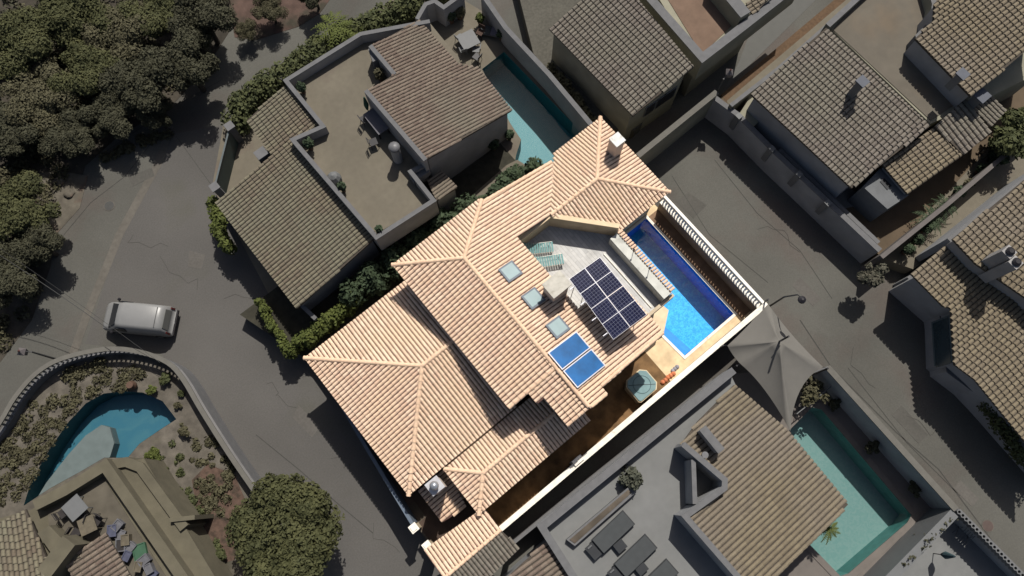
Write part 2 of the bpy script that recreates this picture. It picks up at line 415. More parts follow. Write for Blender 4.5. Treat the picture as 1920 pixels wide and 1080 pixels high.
def hedge(name, path, wd, h, n, leaf, mt, label, seed=1, cat="hedge"):
    """clipped row of shrubs along a path"""
    pts=[Vector((p[0],p[1])) for p in path]; bl=[]; rnd=random.Random(seed)
    for a,b_ in zip(pts,pts[1:]):
        L=(b_-a).length; k=max(1,int(L/(wd*.55)))
        for i in range(k+1):
            p=a+(b_-a)*(i/k); r=wd*.62*rnd.uniform(.8,1.12)
            bl.append((p.x+rnd.uniform(-.1,.1),p.y+rnd.uniform(-.1,.1),h*.5,r,r,h*.6*rnd.uniform(.85,1.1)))
    c=pts[0]; t=empty(name,(c.x,c.y,0),label,cat)
    V,F=leaves(bl,n,leaf,seed); link("foliage",V,F,mt,t)
    b=MB()
    for q in bl[::2]: b.tube([(q[0],q[1],0),(q[0]+.05,q[1],h*.6)],[.05,.03],5)
    b.build("stem",BARK,t); return t
def palm(name,x,y,h,R,nf,label,mt=None,seed=1,cat="palm tree",group=None,z0=0):
    mt=mt or L_GREEN
    t=empty(name,(x,y,z0),label,cat,group); rnd=random.Random(seed)
    b=MB(); b.tube([(x,y,z0),(x+.05,y,z0+h*.5),(x,y,z0+h)],[.12,.10,.09],7); b.build("trunk",BARK,t)
    V=[];F=[]
    for i in range(nf):
        a=2*pi*i/nf+rnd.uniform(-.2,.2); el=rnd.uniform(.0,.9); L=R*rnd.uniform(.8,1.1); prev=None
        for k in range(9):
            s=k/8; r=L*s; z=z0+h+L*(el*s-(.55+el*.6)*s*s)
            c=Vector((x+r*cos(a),y+r*sin(a),z)); pr=Vector((-sin(a),cos(a),0))
            wd=.05+.16*R*sin(pi*min(1,s+.12))
            for sg in (-1,1):
                if k and k%1==0:
                    q0=c+pr*.01*sg; tip=c+pr*sg*wd+Vector((cos(a),sin(a),0))*wd*.7-Vector((0,0,wd*.3))
                    kk=len(V); w2=Vector((cos(a),sin(a),0))*.035*max(1,R)
                    V+=[q0-w2,q0+w2,tip]; F.append((kk,kk+1,kk+2))
            if prev is not None:
                kk=len(V); V+=[prev-pr*.02,prev+pr*.02,c+pr*.015,c-pr*.015]; F.append((kk,kk+1,kk+2,kk+3))
            prev=c
    link("frond",V,F,mt,t); return t
def pot_plant(x,y,r,label,mt=None,seed=1,z0=.07,potr=None,ht=.8,group=None):
    potr=potr or r*.55
    t=empty("potted_plant",(x,y,z0),label,"potted plant",group)
    b=MB(); b.lathe((x,y,z0),[(potr*.7,0),(potr,.34),(potr*1.08,.36),(potr*1.08,.42),(potr*.9,.42),(potr*.88,.36)],12); b.build("pot",POTC,t)
    V,F=leaves([(x,y,z0+.4+ht*.4,r,r,ht*.5)],260,.09,seed,.5); link("foliage",V,F,mt or L_COOL,t); return t

# =================================================================== SETTING
g = sheet("ground", [(-900,-900),(900,-900),(900,900),(-900,900)], -.02, SOIL)
# ground sheet with the pools cut out of it
def holed(name, outer, holes, z, m):
    bm=bmesh.new(); 
    def loop(pts):
        vs=[bm.verts.new((p[0],p[1],z)) for p in pts]; return [bm.edges.new((vs[i],vs[(i+1)%len(vs)])) for i in range(len(vs))]
    es=loop(outer)
    for h in holes: es+=loop(h)
    bmesh.ops.triangle_fill(bm, edges=es, use_beauty=True, normal=(0,0,1))
    # drop triangles inside holes
    def inside(p,poly):
        c=False
        for i in range(len(poly)):
            a,b=poly[i],poly[i-1]
            if (a[1]>p.y)!=(b[1]>p.y) and p.x<(b[0]-a[0])*(p.y-a[1])/(b[1]-a[1])+a[0]: c=not c
        return c
    rm=[f for f in bm.faces if any(inside(f.calc_center_median(),h) for h in holes)]
    bmesh.ops.delete(bm, geom=rm, context='FACES_ONLY')
    for f in bm.faces:
        if f.normal.z<0: f.normal_flip()
    if z>-.5:
        vs=[bm.verts.new((p[0],p[1],z)) for p in outer]; wv=[bm.verts.new((p[0],p[1],GZ-.03)) for p in outer]
        for i in range(len(outer)): bm.faces.new((vs[i],vs[(i+1)%len(outer)],wv[(i+1)%len(outer)],wv[i]))
    me=bpy.data.meshes.new(name); bm.to_mesh(me); bm.free(); me.materials.append(m)
    o=bpy.data.objects.new(name,me); COL.objects.link(o); o["kind"]="structure"; return o
def xy(L): return [(p.x,p.y) for p in L]
POOL_V=[(14.2,7.3),(16.55,7.3),(16.55,-.40),(12.62,-.42),(12.5,1.35),(13.62,2.15),(13.45,3.2),(13.75,7.3)]
POOL_A=xy(ats([(904,130),(945,98),(1092,250),(1130,300),(1060,380),(1018,312),(965,306),(968,290),(977,262),(957,232),(930,180)]))
POOL_E=xy(ats([(1522,764),(1540,768),(1708,966),(1700,980),(1590,1075),(1575,1080),(1400,900),(1478,808)]))
arc=[(232,734),(268,736),(305,752),(331,786),(300,806),(262,832),(240,858),(196,858),(150,885),(95,915),(45,948),(60,900),(95,840),(130,790),(162,756),(195,738)]
POOL_F=xy(ats(arc))
bpy.data.objects.remove(g)
holed("ground", [(-900,-900),(900,-900),(900,900),(-900,900)], [POOL_V,POOL_A,POOL_E,POOL_F], GZ-.02, SOIL)
ROADP=[(-26,60),(-60,60),(-60,-60),(80,-60),(80,60)]
holed("road", [(-70,-70),(90,-70),(90,80),(-70,80)], [POOL_V,POOL_A,POOL_E,POOL_F], GZ, ASPH)
# second, slightly bluer surfacing of the forecourt and the pale drain strip beside it
sheet("road_forecourt", xy(ats([(330,250),(415,235),(560,640),(700,870),(840,1080),(760,1120),(640,1100),(480,905),(345,720),(300,660),(160,645),(225,440),(300,300)],GZ)), GZ+.004, ASPH2)
strip("drain_strip", xy(ats([(318,235),(300,300),(262,370),(224,440),(192,520),(165,585),(140,655),(120,700)],GZ)), .5, GZ+.009, CONC)
for i,(pts,wd) in enumerate([(([ (300,248),(235,330),(170,380),(120,440),(60,560),(10,640)]),.035),(([ (415,150),(300,215),(190,290)]),.03),(([ (395,345),(330,255)]),.03),
        (([ (480,815),(560,880),(640,950),(700,1000)]),.05),(([ (1500,600),(1560,690),(1680,810),(1760,880),(1850,1000),(1900,1070)]),.06),(([ (1590,690),(1700,830),(1800,930)]),.04),
        (([ (1340,300),(1420,400),(1500,470),(1560,560)]),.03),(([ (1260,330),(1330,440),(1440,530)]),.03)]):
    strip("road_seam", xy(ats(pts,GZ)), wd, GZ+.012, mat("tar_seam",(.045,.044,.040),.9,.1,4))
for pts,mm in (([(1290,360),(1325,385),(1300,410),(1268,378)],0),([(1500,520),(1540,560),(1525,575),(1485,535)],1),([(1690,760),(1740,815),(1722,832),(1672,778)],0),([(355,470),(385,478),(378,505),(352,500)],1),([(560,760),(600,800),(585,820),(548,782)],1),([(240,330),(285,315),(290,330),(248,350)],0),([(1800,900),(1835,935),(1822,950),(1788,915)],1)):
    sheet("road_patch", xy(ats(pts,GZ)), GZ+.0105, mat("patch_dark",(.068,.065,.058),.92,.10,8,.2,60,var2=.1) if mm==0 else mat("patch_pale",(.088,.082,.074),.92,.10,8,.2,60,var2=.1))
for k in range(9):
    rr=random.Random(k+50); px=[620,700,420,300,1420,1600,1700,250,500][k]; py=[860,980,560,480,430,650,780,440,720][k]; P_=[(px,py)]
    for _ in range(6): px+=rr.uniform(-6,22); py+=rr.uniform(-10,22); P_.append((px,py))
    strip("road_crack", xy(ats(P_,GZ)), .018, GZ+.0125, mat("crack_dark",(.040,.038,.034),.9,.1,4))
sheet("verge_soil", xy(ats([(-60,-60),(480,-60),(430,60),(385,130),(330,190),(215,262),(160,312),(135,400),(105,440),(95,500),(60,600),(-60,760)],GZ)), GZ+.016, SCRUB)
sheet("verge_rock", xy(ats([(40,330),(110,320),(165,330),(150,390),(105,440),(60,380)],GZ)), GZ+.020, mat("pale_rock",(.088,.078,.062),.95,.3,2,.4,10,stain=((.095,.06,.045),.8,.55)))
sheet("verge_bank", xy(ats([(425,-30),(640,-30),(600,25),(560,50),(480,75),(440,70)],GZ)), GZ+.020, mat("red_bank",(.070,.045,.036),.95,.3,1.5,.4,10,stain=((.04,.035,.025),.7,.5)))
# private grounds
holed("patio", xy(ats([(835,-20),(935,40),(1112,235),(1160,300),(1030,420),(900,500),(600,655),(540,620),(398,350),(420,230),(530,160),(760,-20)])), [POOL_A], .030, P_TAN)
holed("villa_plot", [(17.6,13.3),(-4.4,13.3),(-4.6,7),(-5.2,2.0),(-5.2,-1.7),(-1.75,-1.05),(17.6,-1.05)], [POOL_V], .012, SOIL)
VG=[(17.7,13.5),(17.7,-1.05),(-1.75,-1.05),(-5.1,.5),(-5.1,2),(-4.4,8.6),(-4.4,13.3)]
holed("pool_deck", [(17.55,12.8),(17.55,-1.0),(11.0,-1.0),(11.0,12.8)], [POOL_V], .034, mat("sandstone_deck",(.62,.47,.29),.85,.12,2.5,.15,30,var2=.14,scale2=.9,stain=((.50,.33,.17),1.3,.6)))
sheet("side_yard", [(11.0,-1.0),(11.0,4),(-1.7,4),(-1.7,-1.0)], .030, mat("brown_deck",(.14,.08,.035),.85,.3,1.6,.2,20,var2=.2,scale2=.8))
sheet("deck_shade", [(17.5,7.3),(16.72,7.3),(16.72,-.9),(17.5,-.9)], .040, mat("deck_shade_brown",(.17,.105,.065),.85,.25,2,.2,20,var2=.2,scale2=.8))  # dark sheet painting the balustrade wall's shade onto the deck
sheet("entry_yard", [(-1.7,-1.0),(-1.7,4),(-4.4,8.4),(-4.4,13),(-4.5,2),(-5.1,2),(-5.1,.3)], .034, mat("dark_drive",(.06,.04,.03),.85,.2,2))
sheet("garden_strip", [(-4.4,13.0),(12.8,13.2),(12.8,18),(-6,18)], .038, mat("garden_soil",(.030,.028,.020),.95,.3,2,.3,15))
sheet("path", xy(ats([(905,395),(985,345),(1010,325),(970,300),(950,310),(870,380),(840,400)])), .046, P_TAN)
sheet("yard", xy(ats([(1345,188),(1640,-60),(1990,-60),(2000,230),(1655,485)])), .03, mat("ochre_yard",(.085,.062,.040),.9,.12,1.2,var2=.1))
sheet("yard", xy(ats([(1655,485),(1925,205),(2050,230),(2050,420),(1820,430),(1712,505)])), .034, P_TAN)
sheet("yard", xy(ats([(960,-60),(1220,-60),(1400,30),(1190,245),(1120,240),(1000,100)])), .022, mat("gravel_yard",(.074,.070,.058),.95,.2,6,.3,30,var2=.12))
sheet("path", xy(ats([(1385,118),(1402,72),(1470,-30),(1560,-30),(1355,172)],GZ)), GZ+.016, mat("sunlit_lane",(.088,.088,.082),.9,.05,2))  # paler sheet paints sunlight onto this stretch of the lane
sheet("path", xy(ats([(1352,178),(1600,-30),(1622,-30),(1362,192)])), .042, mat("rust_paving",(.082,.050,.028),.9,.2,6))
sheet("path", xy(ats([(1362,190),(1622,-30),(1650,-30),(1368,200)])), .046, P_TAN)
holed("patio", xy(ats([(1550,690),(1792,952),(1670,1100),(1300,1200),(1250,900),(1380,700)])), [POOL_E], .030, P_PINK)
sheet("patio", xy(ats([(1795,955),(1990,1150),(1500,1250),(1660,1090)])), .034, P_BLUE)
holed("garden", xy(ats([(-60,880),(0,830),(60,720),(110,685),(200,662),(290,665),(345,705),(380,770),(480,925),(500,1000),(440,1130),(-80,1130)])), [POOL_F], .022, mat("garden_sand",(.088,.078,.064),.95,.25,2,.3,15,var2=.12,scale2=.5,stain=((.055,.05,.034),.6,.56)))
sheet("garden_bed", xy(ats([(390,870),(440,890),(470,960),(440,1050),(400,1060),(370,960),(360,900)])), .028, mat("red_soil",(.075,.048,.036),.95,.35,3,.4,12,stain=((.04,.03,.022),2,.5)))

# pools --------------------------------------------------------------
def pool(name, poly, depth, floor_m, wall_m, water_m, cop_m, label, wlev=-.12, copw=.3, steps=None, extra=None):
    t=empty(name,(poly[0][0],poly[0][1],0),label,"swimming pool")
    n=len(poly); A=sum(poly[i][0]*poly[(i+1)%n][1]-poly[(i+1)%n][0]*poly[i][1] for i in range(n))
    if A<0: poly=poly[::-1]
    V=[(p[0],p[1],-depth) for p in poly]; link("floor",V,[tuple(range(n))],floor_m,t)
    V=[(p[0],p[1],-depth) for p in poly]+[(p[0],p[1],.035) for p in poly]
    link("basin_wall",V,[(i,n+i,n+(i+1)%n,(i+1)%n) for i in range(n)],wall_m,t)
    link("water",[(p[0],p[1],wlev) for p in poly],[tuple(range(n))],water_m,t)
    if cop_m:
        b=MB(); c=Vector((sum(p[0] for p in poly)/n,sum(p[1] for p in poly)/n))
        P=[Vector(p) for p in poly]; out=[]
        for i in range(n):
            d0=(P[i]-P[i-1]).normalized(); d1=(P[(i+1)%n]-P[i]).normalized()
            nn=(Vector((d0.y,-d0.x))+Vector((d1.y,-d1.x))).normalized(); k=1/max(.5,nn.dot(Vector((d1.y,-d1.x)))); out.append(P[i]+nn*copw*k)
        vs=[(*p,.07) for p in P]+[(*p,.07) for p in out]+[(*p,.0) for p in P]+[(*p,.0) for p in out]; fs=[]
        for i in range(n):
            j=(i+1)%n; fs+=[(i,n+i,n+j,j),(2*n+i,i,j,2*n+j),(n+i,3*n+i,3*n+j,n+j)]
        b.add(vs,fs); b.build("coping",cop_m,t)
    return t
MOS_V=mosaic_mat("pool_mosaic_blue",(.020,.38,.80),(.10,.60,.90),9)
MOS_VW=mat("pool_tile_blue",(.01,.17,.66),.4,.15,5)
WAT_V=water_mat("pool_water",(.62,.86,.97),.05,2.5,.2)
pv=pool("swimming_pool",POOL_V,1.75,MOS_V,MOS_VW,WAT_V,WHITE_CAP,"bright blue swimming pool with white coping below the villa's roof terrace",copw=.16)
b=MB(); b.prism([(12.64,-.40),(12.52,1.33),(12.85,1.58),(13.02,-.40)],-1.74,-.45); b.prism([(13.03,-.40),(12.87,1.59),(13.15,1.8),(13.42,-.40)],-1.74,-.85)
b.build("step",mat("pool_step_blue",(.10,.36,.72),.5,.1,4),pv)
b=MB(); b.prism([(13.62,2.17),(12.52,1.37),(12.25,1.4),(12.3,2.6),(13.3,3.2),(13.47,3.2)],.01,.42); b.build("seat_ledge",mat("cream_stone",(.62,.50,.34),.85,.1,3),pv)
WAT_N=water_mat("pool_water_teal",(.80,.93,.93),.012,2,.1)
pool("swimming_pool",POOL_A,1.6,mosaic_mat("pool_mosaic_teal",(.024,.130,.160),(.036,.142,.168),3),mat("pool_wall_teal",(.02,.12,.14),.5,.15,3),WAT_N,None,"teal swimming pool beside the white villa with the roof terrace")
pool("swimming_pool",POOL_E,1.5,mosaic_mat("pool_mosaic_jade",(.130,.200,.188),(.160,.216,.204),6),mat("pool_wall_jade",(.06,.18,.165),.5,.15,3),WAT_N,P_PINK,"jade green swimming pool below the sandy tiled roof at lower right",copw=.35)
pf=pool("swimming_pool",POOL_F,1.3,mosaic_mat("pool_liner_blue",(.022,.105,.150),(.034,.120,.155),1.2),mat("pool_liner_side",(.018,.065,.078),.6,.15,2),water_mat("pool_water_low",(.85,.93,.95),.01,1.5,.1),None,"half drained teardrop pool with blue liner in the round walled garden",wlev=-.75)
# shallow pale shelf inside the teardrop pool
sh=ats([(196,856),(150,883),(95,913),(52,943),(75,905),(118,850),(150,815),(180,795),(196,800),(204,830)])
b=MB(); b.prism(xy(sh),-1.28,-.60); b.build("shelf",mat("pale_shelf",(.098,.122,.122),.9,.1,2),pf)

# =================================================================== THE BRIGHT VILLA
V_=empty("tiled_villa",(6,5,0),"bright sunlit villa of many hipped clay tile roofs in the middle of the photo","villa")
def vt(name,poly,zf,down,**kw): return tile_face(name,poly,zf,down,T_VILLA,T_VILLA_PAN,V_,**kw)
def vr(p0,p1,**kw): return ridge("ridge_cap",p0,p1,CAP_VILLA,V_,**kw)
m_=.31
# walls
def vwall(poly,z1,z0=0,m=None,name="wall"):
    b=MB(); b.prism(poly,z0,z1); return b.build(name,m or W_VILLA,V_)
# low west wing
zLw=lambda x,y:3.1+m_*(x+4.2); zLn=lambda x,y:3.1+m_*(12.5-y); zLs=lambda x,y:3.1+m_*(y-3.3)
pk=(.4,7.9,3.1+4.6*m_)
vt("roof",[(-4.2,12.5),(-4.2,3.3),(.4,7.9)],zLw,(-1,0))
vt("roof",[(-4.2,12.5),(.4,7.9),(3.0,7.9),(3.0,12.5)],zLn,(0,1))
vt("roof",[(-4.2,3.3),(.4,7.9),(3.0,7.9),(3.0,3.3)],zLs,(0,-1))
vr((-4.25,12.55,3.1),pk); vr((-4.25,3.25,3.1),pk); vr(pk,(2.95,7.9,pk[2]))
vwall([(-3.7,3.8),(-3.7,12.0),(2.95,12.0),(2.95,3.8)],2.95)
# main ridge wing
zUw=lambda x,y:5.3+.30*(x-2.5); zUn=lambda x,y:5.3+.39*(12.95-y); zUe=lambda x,y:6.2-m_*(x-5.5)
pU=(5.5,10.65,6.2)
vt("roof",[(2.5,12.95),(2.5,3.25),(5.5,3.25),(5.5,10.65)],zUw,(-1,0))
vt("roof",[(2.5,12.95),(5.5,10.65),(8.35,12.8),(8.35,12.95)],zUn,(0,1))
NE=[(5.5,10.65),(8.35,12.75),(13.25,12.55),(10.85,10.03),(8.5,10.03),(8.5,7.2),(8.5,4.95),(11.35,4.95),(11.35,1.2),(6.65,1.12),(6.65,.62),(5.5,.62)]
vt("roof",NE,zUe,(1,0))
zT=lambda x,y:5.24+.30*(x-2.5)
vt("roof",[(3.72,3.22),(3.72,2.5),(4.17,2.5),(4.17,.72),(5.5,.65),(5.5,3.22)],zT,(-1,0))
vr((2.45,13.0,5.3),pU); vr((8.4,12.85,5.34),pU); vr(pU,(5.5,.75,6.2))
vr((2.5,3.28,5.3),(5.4,3.28,6.17),r=.10); vr((8.4,12.72,5.3),(13.2,12.62,3.82),r=.11)
vr((4.2,.75,5.72),(5.45,.75,6.08),r=.09); vr((6.7,1.16,5.85),(11.3,1.26,4.42),r=.10); vr((5.6,.68,6.18),(6.6,.68,5.9),r=.09)
def zwall(x,y): return min(zUw(x,y),zUe(x,y))-.17
vwall([(3.0,12.6),(3.0,3.75),(5.5,3.75),(8.2,3.75),(8.2,12.3),(5.5,12.6)],5.12)
b=MB(); b.prism([(3.0,3.5),(5.5,3.5),(8.2,3.5),(8.2,3.74),(5.5,3.74),(3.0,3.74)],0,zwall); b.build("gable",W_VILLA,V_)
vwall([(4.4,1.05),(10.9,1.7),(10.9,3.48),(4.4,3.48)],lambda x,y:min(zT(x,y),zUe(x,y))-.18)
vwall([(8.25,10.1),(10.8,10.1),(12.9,12.3),(8.25,12.4)],lambda x,y:zUe(x,y)-.18)
vwall([(8.25,5.3),(8.48,5.3),(8.48,10.0),(8.25,10.0)],lambda x,y:zUe(x,y)-.17)
# hipped corner pavilion by the pool
zR=4.545
zTn=lambda x,y:zR-.31*(y-10.03); zTs=lambda x,y:zR-.31*(10.03-y); zTe=lambda x,y:zR-.31*(x-14.3)
pT=(14.3,10.03,zR)
vt("roof",[(10.86,10.03),(14.3,10.03),(17.25,12.98),(13.75,12.98),(13.3,12.5)],zTn,(0,1))
vt("roof",[(14.3,10.03),(17.25,12.98),(17.25,7.1)],zTe,(1,0))
vt("roof",[(10.9,10.02),(14.3,10.03),(17.25,7.1),(13.6,7.1)],zTs,(0,-1))
vr((17.3,13.05,3.62),pT); vr((17.3,7.03,3.62),pT); vr((10.95,10.03,zR),pT)
vwall([(13.7,7.5),(16.8,7.5),(16.8,12.6),(13.4,12.6),(11.5,10.3),(13.3,8.2)],3.5)
# roof terrace
TW=mat("terrace_boards",(.50,.49,.47),.8,.12,2,.1,20,var2=.10,scale2=.7)
def planks(m):
    n=m.node_tree.nodes; l=m.node_tree.links; b=n["Principled BSDF"]; src=b.inputs['Base Color'].links[0].from_socket
    tc=n.new("ShaderNodeTexCoord"); mp=n.new("ShaderNodeMapping"); mp.inputs['Rotation'].default_value=(0,0,pi/2)
    br=n.new("ShaderNodeTexBrick"); br.inputs['Scale'].default_value=1; br.inputs['Brick Width'].default_value=1.2; br.inputs['Row Height'].default_value=.2; br.inputs['Mortar Size'].default_value=.008
    br.inputs['Color1'].default_value=(1,1,1,1); br.inputs['Color2'].default_value=(.80,.81,.83,1); br.inputs['Mortar'].default_value=(.55,.55,.55,1)
    l.new(tc.outputs['Object'],mp.inputs[0]); l.new(mp.outputs[0],br.inputs[0])
    mx=n.new("ShaderNodeMixRGB"); mx.blend_type='MULTIPLY'; mx.inputs[0].default_value=1; l.new(src,mx.inputs[1]); l.new(br.outputs[0],mx.inputs[2]); l.new(mx.outputs[0],b.inputs['Base Color'])
planks(TW)
b=MB(); b.prism([(8.49,10.0),(10.86,10.0),(13.38,7.14),(13.38,2.5),(11.42,2.5),(11.42,4.9),(8.49,4.9)],2.7,3.0); b.build("terrace_floor",TW,V_)
vwall([(8.9,9.6),(10.6,9.6),(13.3,6.9),(13.3,2.9),(11.5,2.7),(11.5,5),(8.9,5)],2.69)
b=MB(); b.ribbon([(8.62,10.06),(10.9,10.06),(13.46,7.18)],.16,3.0,4.42); b.build("parapet",W_VILLA,V_)
b=MB(); b.ribbon([(8.62,10.06),(10.9,10.06),(13.46,7.18)],.26,4.42,4.50); b.build("coping",mat("tan_coping",(.60,.48,.32),.85,.1,3),V_)
b=MB(); b.box(12.78,13.36,2.62,7.05,3.0,3.88); b.build("parapet",mat("pale_ledge",(.50,.50,.46),.85,.12,2,stain=((.36,.36,.33),1.5,.55)),V_)
b=MB(); b.box(12.15,12.21,2.75,6.75,3.0,3.07); b.build("kerb",WHITE_CAP,V_)
b=MB(); b.box(11.42,13.5,2.42,2.60,2.7,3.4); b.build("parapet",W_VILLA,V_)
cp=MB(); 
for i in range(24):
    y=2.75+i*.185; cp.tube([(13.30,y,3.93),(13.62,y,3.84)],[.07,.085],8)
cp.build("coping_tiles",T_VILLA,V_)
# chimneys
def chimney(parent,x0,x1,y0,y1,zb,zt,bm_,cm_,capo=.07,ct=.12,cowl=None,name="chimney"):
    b=MB(); b.box(x0,x1,y0,y1,zb,zt-ct,0); ch=b.build(name,bm_,parent)
    c=MB(); c.box(x0-capo,x1+capo,y0-capo,y1+capo,zt-ct,zt,0); c.build("cap",cm_,ch)
    if cowl:
        k=MB(); cx,cy=(x0+x1)/2,(y0+y1)/2; k.lathe((cx,cy,zt),[(.12,0),(.12,.12),(.2,.16),(.235,.27),(.235,.36),(.17,.47),(.05,.53)],14); k.build("cowl",cowl,ch,smooth=True)
    return ch
CH=mat("chimney_render",(.50,.42,.36),.9,.12,3,stain=((.36,.28,.23),1.5,.55)); CHC=mat("chimney_cap_pale",(.60,.61,.59),.85,.12,4,stain=((.42,.40,.35),3,.55))
chimney(V_,16.02,16.62,10.52,11.12,3.7,5.6,CH,CHC,.03)
_c=at(1044,533,7.05); chimney(V_,_c.x-.50,_c.x+.50,_c.y-.39,_c.y+.39,5.0,7.05,CH,mat("chimney_cap_tan",(.44,.42,.37),.85,.12,4,stain=((.34,.32,.27),3,.55)),.09)
chimney(V_,-3.12,-2.48,2.40,3.0,.9,4.45,CH,mat("grey_slab",(.40,.40,.42),.8,.1,4),.06,.08,cowl=mat("steel_cowl",(.35,.37,.40),.35,.1,3,metal=.6))
# skylights
FR=mat("skylight_frame",(.11,.13,.16),.5,.1,4); FG=mat("skylight_glass",(.27,.35,.36),.15,.06,1.5,spec=.7)
for yy in (8.18,6.32,4.36):
    b=MB(); zf=lambda x,y:zUe(x,y)+.03
    x0,x1,y0,y1=6.50,7.44,yy,yy+.92
    b.prism([(x0,y0),(x1,y0),(x1,y1),(x0,y1)],zf,lambda x,y:zUe(x,y)+.16)
    s=b.build("skylight",FR,V_)
    b=MB(); k=.10; b.prism([(x0+k,y0+k),(x1-k,y0+k),(x1-k,y1-k),(x0+k,y1-k)],lambda x,y:zUe(x,y)+.161,lambda x,y:zUe(x,y)+.175); b.build("pane",FG,s)
# south-west small wing
zM0=2.9; zMs=lambda x,y:zM0+m_*(y-.26); zMn=lambda x,y:zM0+m_*(3.14-y); zMw=lambda x,y:zM0+m_*(x+2)
pM=(-.56,1.70,zM0+1.44*m_)
vt("roof",[(-2,.26),(-2,3.14),(-.56,1.70)],zMw,(-1,0))
vt("roof",[(-2,3.14),(-.56,1.70),(4.5,1.70),(4.5,3.14)],zMn,(0,1))
vt("roof",[(-2,.26),(-.56,1.70),(4.5,1.70),(5.6,.9),(5.6,.26)],zMs,(0,-1))
vr((-2.05,.2,zM0),pM); vr((-2.0,3.18,zM0),pM); vr(pM,(4.3,1.70,pM[2]))
vwall([(-1.6,.65),(-1.6,2.8),(4.35,2.8),(4.35,1.0),(5.2,.65)],2.75)
# small entrance roof under the chimney
zE=lambda x,y:1.15+.28*(x+3.85)
vt("roof",[(-3.85,3.3),(-3.85,1.15),(-2.35,.95),(-1.95,3.3)],zE,(-1,0))
vwall([(-3.5,3.2),(-3.5,1.6),(-2.1,1.4),(-2.0,3.2)],.95)
# porch at the southern tip
zP=lambda x,y:2.55+.24*(.62-y)
vt("roof",[(-5.35,.62),(-1.62,.30),(-1.62,-1.05),(-5.35,-1.05)],zP,(0,1))
vr((-5.4,-1.08,2.97),(-1.6,-1.08,2.97),r=.10)
b=MB(); 
for (x,y) in ((-5.15,.35),(-5.15,-.9),(-1.85,.1),(-1.85,-.9)): b.box(x-.12,x+.12,y-.12,y+.12,0,2.45)
b.build("post",W_VILLA,V_)
S2=empty("porch",(-3.5,-1.6,0),"far porch roof slope with dimmed tile colour on the bright villa's southern tip","porch")
tile_face("roof",[(-5.35,-1.16),(-1.62,-1.16),(-1.45,-2.35),(-5.35,-2.6)],lambda x,y:2.93+.26*(y+1.16),(0,-1),T_GREY,PAN_N,S2)  # other half of the same gable roof, dimming put into its tile colour
b=MB()
for (x,y) in ((-5.1,-2.3),(-1.75,-2.1)): b.box(x-.12,x+.12,y-.12,y+.12,0,2.4)
b.build("post",W_GREY,S2)

# boundary walls and gate posts
w_=empty("balustrade_wall",(17.6,3,0),"pale balustrade wall with white balusters between pool and street","wall")
b=MB(); b.ribbon([(17.6,7.35),(17.6,-1.03)],.24,0,1.02); b.build("wall_base",mat("tan_render",(.26,.20,.145),.9,.2,1.2,.2,30,stain=((.22,.16,.11),.7,.55)),w_)
b=MB(); b.ribbon([(17.62,7.4),(17.62,-1.0)],.17,1.80,1.90); b.build("rail",mat("white_rail",(.74,.71,.65),.8,.06,3),w_)
b=MB(); b.ribbon([(17.6,7.38),(17.6,-1.0)],.30,1.02,1.08); b.build("plinth",WHITE_CAP,w_)
BAL=[(.055,0),(.055,.06),(.035,.10),(.075,.30),(.06,.45),(.032,.58),(.055,.66),(.055,.72)]
for i in range(40):
    b=MB(); y=7.2-i*.205; b.lathe((17.56,y,1.08),BAL,8); b.build("baluster",mat("white_baluster",(.80,.81,.80),.8,.05,3),w_)
w_=empty("garden_wall",(8,-1.05,0),"long cream wall with white coping along the lane below the villa","wall")
b=MB(); b.ribbon([(17.72,-1.15),(-1.75,-1.06)],.2,0,1.75); b.build("wall_body",W_VILLA,w_)
b=MB(); b.ribbon([(17.78,-1.15),(-1.75,-1.06)],.3,1.75,1.83); b.build("coping",WHITE_CAP,w_)
b=MB(); b.box(3.5,4.1,-1.12,-.80,0,1.95); b.build("pier",WHITE_CAP,w_)
w_=empty("boundary_wall",(-4.7,6,0),"dark rendered street wall in shade along the villa's west side","wall")
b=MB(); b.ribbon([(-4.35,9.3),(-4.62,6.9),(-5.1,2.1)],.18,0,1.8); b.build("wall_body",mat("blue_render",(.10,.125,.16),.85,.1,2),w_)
for (y,lb) in ((1.87,"cream gate post at the end of the dark street wall"),(.72,"cream gate post beside the southern porch roof")):
    t=empty("gate_post",(-5.16,y,0),lb,"gate post"); b=MB(); b.box(-5.32,-5.0,y-.16,y+.16,0,1.8); b.build("shaft",W_VILLA,t)
    b=MB(); b.box(-5.38,-4.94,y-.22,y+.22,1.8,1.9); b.box(-5.3,-5.02,y-.14,y+.14,1.9,1.95); b.build("cap",WHITE_CAP,t)

# solar array -------------------------------------------------------
t=empty("solar_array",(10,4.4,5.0),"array of four dark photovoltaic panels on a rack above the terrace edge","solar panels")
CELL=bpy.data.materials.new("pv_cells"); CELL.use_nodes=True; n=CELL.node_tree.nodes; l=CELL.node_tree.links; pb=n["Principled BSDF"]
tc=n.new("ShaderNodeTexCoord"); br=n.new("ShaderNodeTexBrick"); br.offset=0; br.inputs['Scale'].default_value=1; br.inputs['Brick Width'].default_value=.165; br.inputs['Row Height'].default_value=.155
br.inputs['Mortar Size'].default_value=.006; br.inputs['Color1'].default_value=(.005,.006,.024,1); br.inputs['Color2'].default_value=(.007,.009,.032,1); br.inputs['Mortar'].default_value=(.10,.11,.17,1)
l.new(tc.outputs['Object'],br.inputs[0]); l.new(br.outputs[0],pb.inputs['Base Color']); pb.inputs['Roughness'].default_value=.15; pb.inputs['Specular IOR Level'].default_value=.15
ALU=mat("aluminium",(.42,.42,.46),.4,.05,3,metal=.3)
PA,PB_,PC,PD=at(1067,523,6.55),at(1125,482,6.36),at(1213,590,6.36),at(1150,637,6.55)
